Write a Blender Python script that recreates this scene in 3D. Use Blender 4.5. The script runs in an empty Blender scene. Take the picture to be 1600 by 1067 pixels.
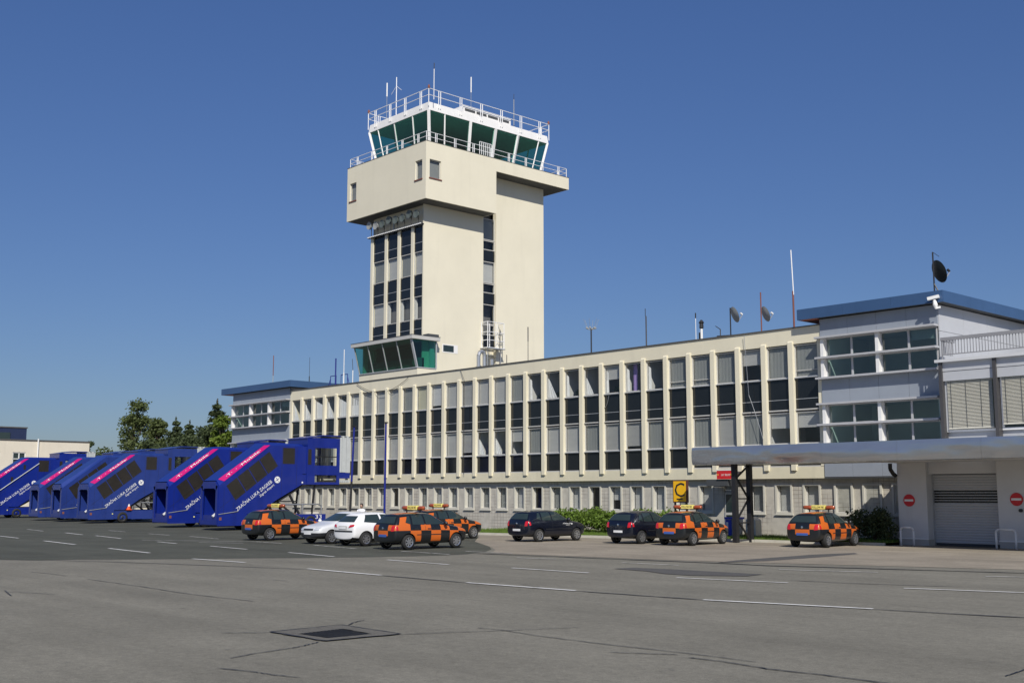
import bpy, bmesh, math, random
from mathutils import Vector, Matrix
from mathutils.bvhtree import BVHTree

random.seed(7)
R = math.radians
scene = bpy.context.scene
COL = scene.collection

# ------------------------------------------------------------------ camera
cd = bpy.data.cameras.new("camera")
cam = bpy.data.objects.new("camera", cd)
COL.objects.link(cam)
cam.location = (0.0, -48.0, 2.2)
cam.rotation_euler = (math.pi/2 + 0.13366, 0.0, 0.82874)
cd.sensor_width = 36.0
cd.lens = 39.92
cd.clip_start = 0.1
cd.clip_end = 6000.0
scene.camera = cam

# ------------------------------------------------------------------ light
EL = R(40.0)
SH = Vector((0.823, -0.568, 0)).normalized()
SUN = Vector((SH.x*math.cos(EL), SH.y*math.cos(EL), math.sin(EL)))
world = bpy.data.worlds.new("World")
scene.world = world
world.use_nodes = True
wn = world.node_tree
wn.nodes.clear()
wo = wn.nodes.new("ShaderNodeOutputWorld")
bg = wn.nodes.new("ShaderNodeBackground")
sky = wn.nodes.new("ShaderNodeTexSky")
sky.sky_type = 'NISHITA'
sky.sun_disc = False
sky.sun_elevation = EL
sky.sun_rotation = math.atan2(SH.x, SH.y)
sky.altitude = 100
sky.air_density = 1.0
sky.dust_density = 0.6
sky.ozone_density = 3.0
bg.inputs['Strength'].default_value = 0.075
# summer haze: the sky near the horizon is duller and bluer, the same all round
tcw = wn.nodes.new("ShaderNodeTexCoord")
sxw = wn.nodes.new("ShaderNodeSeparateXYZ")
wn.links.new(tcw.outputs['Generated'], sxw.inputs[0])
rmp = wn.nodes.new("ShaderNodeValToRGB")
rmp.color_ramp.elements[0].position = 0.0; rmp.color_ramp.elements[0].color = (0.50, 0.555, 0.70, 1)
rmp.color_ramp.elements[1].position = 0.45; rmp.color_ramp.elements[1].color = (0.60, 0.76, 1.09, 1)
wn.links.new(sxw.outputs['Z'], rmp.inputs['Fac'])
mlw = wn.nodes.new("ShaderNodeMix"); mlw.data_type = 'RGBA'; mlw.blend_type = 'MULTIPLY'; mlw.inputs['Factor'].default_value = 1.0
wn.links.new(sky.outputs[0], mlw.inputs['A']); wn.links.new(rmp.outputs['Color'], mlw.inputs['B'])
wn.links.new(mlw.outputs['Result'], bg.inputs['Color'])
wn.links.new(bg.outputs[0], wo.inputs['Surface'])
sl = bpy.data.lights.new("sun", 'SUN')
sl.energy = 4.2
sl.angle = R(0.55)
sl.color = (1.0, 0.95, 0.86)
so = bpy.data.objects.new("sun", sl)
COL.objects.link(so)
so.rotation_euler = SUN.to_track_quat('Z', 'Y').to_euler()
so.location = SUN*200
scene.view_settings.view_transform = 'Standard'
scene.view_settings.look = 'None'
scene.view_settings.exposure = 0.12
scene.view_settings.gamma = 1.0
scene.view_settings.use_curve_mapping = False

# ------------------------------------------------------------------ materials
MATS = {}
def nt(name):
    m = bpy.data.materials.new(name)
    m.use_nodes = True
    MATS[name] = m
    return m, m.node_tree, m.node_tree.nodes, m.node_tree.links, m.node_tree.nodes['Principled BSDF']

def pbr(name, col, rough=0.6, metal=0.0, var=0.07, vs=1.2, bump=0.0, bs=30.0, stretch=None,
        spec=0.5, coat=0.0, stain=0.0, second=None, secs=0.4, rvar=0.0):
    m, t, N, L, b = nt(name)
    b.inputs['Roughness'].default_value = rough
    b.inputs['Metallic'].default_value = metal
    b.inputs['Specular IOR Level'].default_value = spec
    if coat:
        b.inputs['Coat Weight'].default_value = coat
        b.inputs['Coat Roughness'].default_value = 0.05
    g = N.new('ShaderNodeNewGeometry')
    n1 = N.new('ShaderNodeTexNoise'); n1.inputs['Scale'].default_value = vs
    n1.inputs['Detail'].default_value = 6; n1.inputs['Roughness'].default_value = 0.65
    src = g.outputs['Position']
    if stretch:
        mp = N.new('ShaderNodeMapping'); mp.inputs['Scale'].default_value = stretch
        L.new(src, mp.inputs['Vector']); L.new(mp.outputs[0], n1.inputs['Vector'])
    else:
        L.new(src, n1.inputs['Vector'])
    mr = N.new('ShaderNodeMapRange')
    mr.inputs['From Min'].default_value = 0.25; mr.inputs['From Max'].default_value = 0.75
    mr.inputs['To Min'].default_value = 1-var; mr.inputs['To Max'].default_value = 1+var
    L.new(n1.outputs['Fac'], mr.inputs['Value'])
    mx = N.new('ShaderNodeVectorMath'); mx.operation = 'SCALE'
    mx.inputs[0].default_value = col
    L.new(mr.outputs[0], mx.inputs['Scale'])
    out = mx.outputs['Vector']
    if second:
        n3 = N.new('ShaderNodeTexNoise'); n3.inputs['Scale'].default_value = secs; n3.inputs['Detail'].default_value = 8
        n3.inputs['Roughness'].default_value = 0.7
        L.new(src, n3.inputs['Vector'])
        r3 = N.new('ShaderNodeMapRange'); r3.inputs['From Min'].default_value = 0.48; r3.inputs['From Max'].default_value = 0.66
        L.new(n3.outputs['Fac'], r3.inputs['Value'])
        mm = N.new('ShaderNodeMix'); mm.data_type = 'RGBA'
        L.new(r3.outputs[0], mm.inputs['Factor']); L.new(out, mm.inputs['A'])
        mm.inputs['B'].default_value = (*second, 1)
        out = mm.outputs['Result']
    if stain:
        mp2 = N.new('ShaderNodeMapping'); mp2.inputs['Scale'].default_value = (1.6, 1.6, 0.14)
        n4 = N.new('ShaderNodeTexNoise'); n4.inputs['Scale'].default_value = 1.0; n4.inputs['Detail'].default_value = 7
        L.new(src, mp2.inputs['Vector']); L.new(mp2.outputs[0], n4.inputs['Vector'])
        r4 = N.new('ShaderNodeMapRange'); r4.inputs['From Min'].default_value = 0.55; r4.inputs['From Max'].default_value = 0.8
        r4.inputs['To Min'].default_value = 1.0; r4.inputs['To Max'].default_value = 1.0-stain
        L.new(n4.outputs['Fac'], r4.inputs['Value'])
        m4 = N.new('ShaderNodeVectorMath'); m4.operation = 'SCALE'
        L.new(out, m4.inputs[0]); L.new(r4.outputs[0], m4.inputs['Scale']); out = m4.outputs['Vector']
    L.new(out, b.inputs['Base Color'])
    if rvar:
        rr = N.new('ShaderNodeMapRange'); rr.inputs['To Min'].default_value = rough-rvar; rr.inputs['To Max'].default_value = rough+rvar
        L.new(n1.outputs['Fac'], rr.inputs['Value']); L.new(rr.outputs[0], b.inputs['Roughness'])
    if bump:
        n2 = N.new('ShaderNodeTexNoise'); n2.inputs['Scale'].default_value = bs; n2.inputs['Detail'].default_value = 4
        L.new(src, n2.inputs['Vector'])
        bp = N.new('ShaderNodeBump'); bp.inputs['Strength'].default_value = bump; bp.inputs['Distance'].default_value = 0.02
        L.new(n2.outputs['Fac'], bp.inputs['Height']); L.new(bp.outputs[0], b.inputs['Normal'])
    return m

def glassmat(name, tint, refl=1.0, rough=0.02, wav=0.15, base=0.07):
    m = bpy.data.materials.new(name); m.use_nodes = True; MATS[name] = m
    t = m.node_tree; N = t.nodes; L = t.links; N.clear()
    o = N.new('ShaderNodeOutputMaterial')
    tr = N.new('ShaderNodeBsdfTransparent'); tr.inputs['Color'].default_value = (*tint, 1)
    gl = N.new('ShaderNodeBsdfGlossy'); gl.inputs['Roughness'].default_value = rough
    gl.inputs['Color'].default_value = (refl, refl, refl, 1)
    lw_ = N.new('ShaderNodeLayerWeight'); lw_.inputs['Blend'].default_value = 0.5
    pw_ = N.new('ShaderNodeMath'); pw_.operation = 'POWER'; pw_.inputs[1].default_value = 5.0
    L.new(lw_.outputs['Facing'], pw_.inputs[0])
    fr = N.new('ShaderNodeMapRange'); fr.inputs['To Min'].default_value = base; fr.inputs['To Max'].default_value = 1.0
    L.new(pw_.outputs[0], fr.inputs['Value'])
    mx = N.new('ShaderNodeMixShader')
    g = N.new('ShaderNodeNewGeometry')
    n = N.new('ShaderNodeTexNoise'); n.inputs['Scale'].default_value = 0.8
    L.new(g.outputs['Position'], n.inputs['Vector'])
    bp = N.new('ShaderNodeBump'); bp.inputs['Strength'].default_value = wav; bp.inputs['Distance'].default_value = 0.02
    L.new(n.outputs['Fac'], bp.inputs['Height'])
    L.new(bp.outputs[0], gl.inputs['Normal'])
    L.new(fr.outputs[0], mx.inputs[0]); L.new(tr.outputs[0], mx.inputs[1]); L.new(gl.outputs[0], mx.inputs[2])
    L.new(mx.outputs[0], o.inputs['Surface'])
    return m

pbr('cream', (0.73, 0.675, 0.515), 0.75, var=0.04, vs=0.7, bump=0.25, bs=25, stain=0.07)
pbr('cream_tower', (0.73, 0.68, 0.535), 0.75, var=0.05, vs=0.35, bump=0.3, bs=20, stain=0.06)
pbr('band', (0.70, 0.645, 0.475), 0.75, var=0.07, vs=0.9, bump=0.25, bs=25, stain=0.12)
pbr('coping', (0.09, 0.085, 0.08), 0.55, var=0.2)
pbr('surround', (0.55, 0.53, 0.46), 0.75, var=0.07)
pbr('alu', (0.55, 0.56, 0.56), 0.4, metal=0.4, var=0.05)
pbr('frame_grey', (0.50, 0.49, 0.46), 0.5, var=0.05)
pbr('white_paint', (0.80, 0.80, 0.80), 0.45, var=0.04, vs=3)
pbr('cab_white', (0.78, 0.77, 0.75), 0.55, var=0.05, vs=2, stain=0.06)
pbr('black_glass', (0.012, 0.014, 0.016), 0.12, var=0.2, spec=0.5, rvar=0.05)
pbr('blind_light', (0.46, 0.45, 0.43), 0.8, var=0.06, vs=0.8, stretch=(1, 1, 6))
pbr('blind_grey', (0.235, 0.24, 0.23), 0.85, var=0.10, vs=1.2, stretch=(5, 1, 0.5))
pbr('blind_yellow', (0.52, 0.49, 0.36), 0.85, var=0.06)
pbr('curtain_purple', (0.36, 0.25, 0.55), 0.85, var=0.08)
pbr('interior', (0.62, 0.61, 0.58), 0.85, var=0.04)
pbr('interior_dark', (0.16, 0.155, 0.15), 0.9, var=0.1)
pbr('cladding', (0.285, 0.315, 0.36), 0.42, metal=0.0, var=0.07, vs=0.8, stain=0.10, rvar=0.08)
pbr('cladding_white', (0.46, 0.47, 0.49), 0.5, var=0.06, vs=0.8, stain=0.08)
pbr('ledge', (0.44, 0.44, 0.45), 0.5, var=0.07, vs=2)
pbr('roof_blue', (0.045, 0.095, 0.20), 0.34, var=0.08, vs=0.6, stain=0.08)
pbr('soffit_dark', (0.06, 0.065, 0.07), 0.7, var=0.1)
pbr('soffit_tower_shade', (0.10, 0.10, 0.095), 0.8, var=0.15)
pbr('soffit_red', (0.45, 0.16, 0.12), 0.7, var=0.1)
pbr('roofing', (0.16, 0.155, 0.15), 0.9, var=0.15)
pbr('garage_wall', (0.60, 0.605, 0.61), 0.65, var=0.05, vs=0.8, stain=0.08)
pbr('shutter', (0.45, 0.46, 0.47), 0.45, metal=0.2, var=0.05, vs=3)
pbr('plinth', (0.42, 0.41, 0.38), 0.8, var=0.1)
pbr('steel_black', (0.018, 0.018, 0.02), 0.5, var=0.2)
pbr('galv', (0.50, 0.51, 0.52), 0.35, metal=0.75, var=0.1, vs=5)
pbr('rail_grey', (0.26, 0.26, 0.27), 0.5, var=0.06)
pbr('dark_post', (0.06, 0.058, 0.06), 0.5, var=0.1)
pbr('slat', (0.58, 0.56, 0.48), 0.5, var=0.05)
pbr('sign_red', (0.60, 0.02, 0.025), 0.45, var=0.06)
pbr('sign_white', (0.78, 0.78, 0.76), 0.45, var=0.04)
pbr('sign_yellow', (0.86, 0.47, 0.01), 0.4, var=0.05)
pbr('lamp_yellow', (0.85, 0.78, 0.22), 0.4, var=0.05)
pbr('sign_brown', (0.10, 0.035, 0.03), 0.5)
pbr('lettering_black', (0.02, 0.02, 0.02), 0.5)
pbr('lettering_yellow', (0.85, 0.60, 0.08), 0.5)
pbr('amber', (0.34, 0.075, 0.025), 0.12, var=0.1, coat=0.6)
pbr('tyre', (0.016, 0.016, 0.016), 0.8, var=0.2)
pbr('rim', (0.55, 0.56, 0.58), 0.3, metal=0.85, var=0.1, vs=20)
pbr('plastic_dark', (0.022, 0.023, 0.026), 0.5, var=0.15)
pbr('paint_orange', (0.58, 0.125, 0.016), 0.35, var=0.03, coat=0.35)
pbr('paint_black', (0.010, 0.012, 0.014), 0.3, var=0.1, coat=0.4)
pbr('paint_navy', (0.005, 0.007, 0.015), 0.25, var=0.1, coat=0.6)
pbr('paint_white', (0.80, 0.80, 0.80), 0.3, var=0.02, coat=0.5)
pbr('paint_silver', (0.66, 0.67, 0.68), 0.3, var=0.02, coat=0.5)
pbr('car_glass', (0.026, 0.040, 0.040), 0.06, var=0.15, spec=0.7)
pbr('tail_red', (0.55, 0.012, 0.02), 0.12, var=0.1, coat=0.8)
pbr('headlamp', (0.72, 0.74, 0.76), 0.12, metal=0.3, coat=0.6)
pbr('plate_white', (0.75, 0.75, 0.75), 0.4)
pbr('plate_blue', (0.05, 0.11, 0.36), 0.4)
pbr('chrome', (0.75, 0.76, 0.78), 0.15, metal=1.0)
pbr('truck_blue', (0.006, 0.020, 0.205), 0.34, var=0.10, vs=0.8, coat=0.3, rvar=0.08, stain=0.25, bump=0.06, bs=2.5)
pbr('truck_blue_glare', (0.016, 0.038, 0.20), 0.42, var=0.12, vs=0.8, coat=0.15, rvar=0.08, stain=0.3, bump=0.06, bs=2.5)  # truck blue lightened: sky reflection and sun glare put into the colour
pbr('truck_window', (0.028, 0.025, 0.022), 0.22, var=0.2)
pbr('magenta', (0.46, 0.006, 0.14), 0.4, var=0.04)
pbr('bellows', (0.47, 0.49, 0.49), 0.6, var=0.08, vs=4)
pbr('cone_orange', (0.80, 0.10, 0.02), 0.5)
pbr('bin_blue', (0.015, 0.04, 0.42), 0.45)
pbr('bin_grey', (0.33, 0.36, 0.40), 0.5)
pbr('box_white', (0.62, 0.58, 0.48), 0.7, var=0.12, vs=5, stain=0.25)
pbr('pole_blue', (0.012, 0.02, 0.20), 0.4)
pbr('far_wall', (0.66, 0.60, 0.49), 0.8, var=0.05, vs=0.5, stain=0.08)
pbr('far_dark', (0.020, 0.030, 0.075), 0.4, var=0.1)
pbr('dish_grey', (0.32, 0.33, 0.32), 0.6, var=0.1)
pbr('flood_shaded', (0.11, 0.13, 0.12), 0.5, var=0.2)
pbr('dish_black', (0.012, 0.018, 0.018), 0.5)
pbr('rust_red', (0.20, 0.07, 0.05), 0.7, var=0.2)
pbr('skin', (0.45, 0.27, 0.19), 0.55)
pbr('hair', (0.03, 0.02, 0.015), 0.6)
pbr('shirt', (0.78, 0.78, 0.80), 0.8)
pbr('trousers', (0.03, 0.035, 0.06), 0.8)
pbr('bark', (0.085, 0.06, 0.04), 0.9, var=0.2, vs=6)
def leafmat(name, col, var=0.35):
    m, t, N, L, b = nt(name)
    b.inputs['Roughness'].default_value = 0.6
    b.inputs['Specular IOR Level'].default_value = 0.3
    g = N.new('ShaderNodeNewGeometry')
    n = N.new('ShaderNodeTexNoise'); n.inputs['Scale'].default_value = 0.9; n.inputs['Detail'].default_value = 4
    L.new(g.outputs['Position'], n.inputs['Vector'])
    ad = N.new('ShaderNodeMath'); ad.operation = 'ADD'
    L.new(n.outputs['Fac'], ad.inputs[0])
    ml = N.new('ShaderNodeMath'); ml.operation = 'MULTIPLY'; ml.inputs[1].default_value = 0.5
    L.new(g.outputs['Random Per Island'], ml.inputs[0]); L.new(ml.outputs[0], ad.inputs[1])
    mr = N.new('ShaderNodeMapRange'); mr.inputs['From Min'].default_value = 0.4; mr.inputs['From Max'].default_value = 1.0
    mr.inputs['To Min'].default_value = 1-var; mr.inputs['To Max'].default_value = 1+var
    L.new(ad.outputs[0], mr.inputs['Value'])
    mx = N.new('ShaderNodeVectorMath'); mx.operation = 'SCALE'; mx.inputs[0].default_value = col
    L.new(mr.outputs[0], mx.inputs['Scale'])
    L.new(mx.outputs[0], b.inputs['Base Color'])
    tb = N.new('ShaderNodeBsdfTranslucent'); L.new(mx.outputs[0], tb.inputs['Color'])
    ms = N.new('ShaderNodeMixShader'); ms.inputs[0].default_value = 0.3
    o = N['Material Output']
    L.new(b.outputs[0], ms.inputs[1]); L.new(tb.outputs[0], ms.inputs[2]); L.new(ms.outputs[0], o.inputs['Surface'])
leafmat('leaf', (0.095, 0.120, 0.038))
leafmat('leaf_bright', (0.12, 0.17, 0.025))
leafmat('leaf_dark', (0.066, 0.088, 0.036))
leafmat('leaf_hedge', (0.12, 0.19, 0.028))
leafmat('grass_blade', (0.12, 0.19, 0.03))

glassmat('glass', (0.91, 0.93, 0.93), base=0.05)
glassmat('glass_wing', (0.62, 0.77, 0.75), base=0.08)
glassmat('glass_green', (0.16, 0.50, 0.42), rough=0.03)
glassmat('glass_cab', (0.27, 0.68, 0.56), rough=0.03, base=0.06)
glassmat('glass_clear', (0.72, 0.76, 0.78))

def metal_fascia():
    m, t, N, L, b = nt('fascia_metal')
    b.inputs['Base Color'].default_value = (0.50, 0.52, 0.54, 1)
    b.inputs['Metallic'].default_value = 0.8
    b.inputs['Roughness'].default_value = 0.25
    g = N.new('ShaderNodeNewGeometry')
    mp = N.new('ShaderNodeMapping'); mp.inputs['Scale'].default_value = (0.30, 0.3, 0.9)
    n = N.new('ShaderNodeTexNoise'); n.inputs['Scale'].default_value = 1.0; n.inputs['Detail'].default_value = 2
    L.new(g.outputs['Position'], mp.inputs['Vector']); L.new(mp.outputs[0], n.inputs['Vector'])
    bp = N.new('ShaderNodeBump'); bp.inputs['Strength'].default_value = 1.0; bp.inputs['Distance'].default_value = 0.30
    L.new(n.outputs['Fac'], bp.inputs['Height']); L.new(bp.outputs[0], b.inputs['Normal'])
metal_fascia()

def stone():
    m, t, N, L, b = nt('stone')
    b.inputs['Roughness'].default_value = 0.85
    g = N.new('ShaderNodeNewGeometry')
    sp = N.new('ShaderNodeSeparateXYZ'); cb = N.new('ShaderNodeCombineXYZ')
    L.new(g.outputs['Position'], sp.inputs[0])
    ad = N.new('ShaderNodeMath'); ad.operation = 'ADD'
    L.new(sp.outputs['X'], ad.inputs[0]); L.new(sp.outputs['Y'], ad.inputs[1])
    L.new(ad.outputs[0], cb.inputs['X']); L.new(sp.outputs['Z'], cb.inputs['Y'])
    br = N.new('ShaderNodeTexBrick'); br.offset = 0.0
    br.inputs['Scale'].default_value = 1.0
    br.inputs['Brick Width'].default_value = 0.27; br.inputs['Row Height'].default_value = 0.20
    br.inputs['Mortar Size'].default_value = 0.012
    br.inputs['Color1'].default_value = (0.52, 0.485, 0.415, 1); br.inputs['Color2'].default_value = (0.46, 0.435, 0.38, 1)
    br.inputs['Mortar'].default_value = (0.27, 0.235, 0.20, 1)
    L.new(cb.outputs[0], br.inputs['Vector'])
    n = N.new('ShaderNodeTexNoise'); n.inputs['Scale'].default_value = 0.55; n.inputs['Detail'].default_value = 5
    L.new(g.outputs['Position'], n.inputs['Vector'])
    # patches where old render hides the joints
    r = N.new('ShaderNodeMapRange'); r.inputs['From Min'].default_value = 0.46; r.inputs['From Max'].default_value = 0.54
    L.new(n.outputs['Fac'], r.inputs['Value'])
    mx = N.new('ShaderNodeMix'); mx.data_type = 'RGBA'
    L.new(r.outputs[0], mx.inputs['Factor']); L.new(br.outputs['Color'], mx.inputs['A'])
    mx.inputs['B'].default_value = (0.50, 0.47, 0.405, 1)
    n2 = N.new('ShaderNodeTexNoise'); n2.inputs['Scale'].default_value = 2.5; n2.inputs['Detail'].default_value = 7
    L.new(g.outputs['Position'], n2.inputs['Vector'])
    r2 = N.new('ShaderNodeMapRange'); r2.inputs['To Min'].default_value = 0.72; r2.inputs['To Max'].default_value = 1.25
    L.new(n2.outputs['Fac'], r2.inputs['Value'])
    sc = N.new('ShaderNodeVectorMath'); sc.operation = 'SCALE'
    L.new(mx.outputs['Result'], sc.inputs[0]); L.new(r2.outputs[0], sc.inputs['Scale'])
    L.new(sc.outputs[0], b.inputs['Base Color'])
    bp = N.new('ShaderNodeBump'); bp.inputs['Strength'].default_value = 0.5; bp.inputs['Distance'].default_value = 0.02
    L.new(n2.outputs['Fac'], bp.inputs['Height']); L.new(bp.outputs[0], b.inputs['Normal'])
stone()

def asphalt(name, col, fine=0.16, patch=0.12, warm=(1, 1, 1), agg=0.25, lanes=False):
    m, t, N, L, b = nt(name)
    b.inputs['Roughness'].default_value = 0.9
    b.inputs['Specular IOR Level'].default_value = 0.25
    g = N.new('ShaderNodeNewGeometry')
    def noise(s, d, ro=0.6):
        n = N.new('ShaderNodeTexNoise'); n.inputs['Scale'].default_value = s; n.inputs['Detail'].default_value = d
        n.inputs['Roughness'].default_value = ro
        L.new(g.outputs['Position'], n.inputs['Vector']); return n
    def rng(n, a, c, f0=0.3, f1=0.7):
        r = N.new('ShaderNodeMapRange'); r.inputs['From Min'].default_value = f0; r.inputs['From Max'].default_value = f1
        r.inputs['To Min'].default_value = a; r.inputs['To Max'].default_value = c
        L.new(n.outputs['Fac'], r.inputs['Value']); return r
    a = rng(noise(45, 3, 0.75), 1-fine, 1+fine)
    c = rng(noise(0.35, 6), 1-patch, 1+patch)
    d = rng(noise(6, 4), 1-fine*0.5, 1+fine*0.5)
    # oil spots
    e = rng(noise(1.7, 2), 1.0, 0.72, 0.70, 0.78)
    ks = [c, d, e, rng(noise(17, 3, 0.7), 1-fine*0.55, 1+fine*0.55)]
    if lanes:
        # wheel-worn streaks that run with the traffic lanes
        mp = N.new('ShaderNodeMapping'); mp.inputs['Rotation'].default_value = (0, 0, -0.86); mp.inputs['Scale'].default_value = (0.035, 0.9, 1)
        L.new(g.outputs['Position'], mp.inputs['Vector'])
        n6 = N.new('ShaderNodeTexNoise'); n6.inputs['Scale'].default_value = 1.0; n6.inputs['Detail'].default_value = 6; n6.inputs['Roughness'].default_value = 0.65
        L.new(mp.outputs[0], n6.inputs['Vector'])
        ks.append(rng(n6, 0.86, 1.10))
    v = N.new('ShaderNodeVectorMath'); v.operation = 'SCALE'; v.inputs[0].default_value = col
    L.new(a.outputs[0], v.inputs['Scale'])
    for k in ks:
        v2 = N.new('ShaderNodeVectorMath'); v2.operation = 'SCALE'
        L.new(v.outputs[0], v2.inputs[0]); L.new(k.outputs[0], v2.inputs['Scale']); v = v2
    # pale aggregate flecks
    vo = N.new('ShaderNodeTexVoronoi'); vo.inputs['Scale'].default_value = 55
    L.new(g.outputs['Position'], vo.inputs['Vector'])
    rr = N.new('ShaderNodeMapRange'); rr.inputs['From Min'].default_value = 0.12; rr.inputs['From Max'].default_value = 0.3
    rr.inputs['To Min'].default_value = agg; rr.inputs['To Max'].default_value = 0
    L.new(vo.outputs['Distance'], rr.inputs['Value'])
    mx = N.new('ShaderNodeMix'); mx.data_type = 'RGBA'
    L.new(rr.outputs[0], mx.inputs['Factor']); L.new(v.outputs[0], mx.inputs['A'])
    mx.inputs['B'].default_value = (min(1, col[0]*1.9), min(1, col[1]*1.9), min(1, col[2]*1.85), 1)
    L.new(mx.outputs['Result'], b.inputs['Base Color'])
    bp = N.new('ShaderNodeBump'); bp.inputs['Strength'].default_value = 0.5; bp.inputs['Distance'].default_value = 0.012
    n5 = noise(60, 3)
    L.new(n5.outputs['Fac'], bp.inputs['Height']); L.new(bp.outputs[0], b.inputs['Normal'])
asphalt('asphalt_pale', (0.192, 0.181, 0.148), fine=0.26, lanes=True, agg=0.35)
asphalt('asphalt_dark', (0.080, 0.082, 0.066), patch=0.2, fine=0.22, lanes=True)
asphalt('concrete_tan', (0.275, 0.240, 0.190), patch=0.20, fine=0.16, agg=0.15, lanes=True)
asphalt('patch', (0.095, 0.092, 0.088))
asphalt('drain_concrete', (0.14, 0.132, 0.115), fine=0.25)
asphalt('soil', (0.10, 0.115, 0.035), fine=0.3)
pbr('tar', (0.022, 0.022, 0.024), 0.55, var=0.3, vs=6)
pbr('tar_thin', (0.075, 0.073, 0.070), 0.8, var=0.3, vs=3)
pbr('road_paint', (0.72, 0.71, 0.68), 0.7, var=0.10, vs=2, second=(0.42, 0.41, 0.38), secs=2.2)
pbr('road_paint_worn', (0.52, 0.51, 0.48), 0.8, var=0.15, vs=2, second=(0.16, 0.16, 0.145), secs=1.8)
pbr('kerb', (0.46, 0.44, 0.37), 0.85, var=0.12, vs=2)
pbr('iron', (0.02, 0.02, 0.021), 0.6, metal=0.2, var=0.3)

# ------------------------------------------------------------------ geometry helpers
WL = {}
def wl(o):
    return WL.get(o.name, Vector((0, 0, 0))) if o else Vector((0, 0, 0))

def tag(o, label=None, cat=None, group=None, kind=None):
    if label: o['label'] = label
    if cat: o['category'] = cat
    if group: o['group'] = group
    if kind: o['kind'] = kind
    return o

def empty(name, loc=(0, 0, 0), rz=0.0, **k):
    o = bpy.data.objects.new(name, None)
    o.empty_display_size = 0.3
    COL.objects.link(o)
    o.location = loc
    o.rotation_euler = (0, 0, rz)
    WL[o.name] = Vector(loc)
    tag(o, **k)
    return o

def put(name, me, parent=None, loc=None, rot=None):
    """object from a mesh; loc is in the parent's space"""
    o = bpy.data.objects.new(name, me)
    COL.objects.link(o)
    if parent: o.parent = parent
    if loc is not None: o.location = loc
    if rot is not None: o.rotation_euler = rot
    return o

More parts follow.
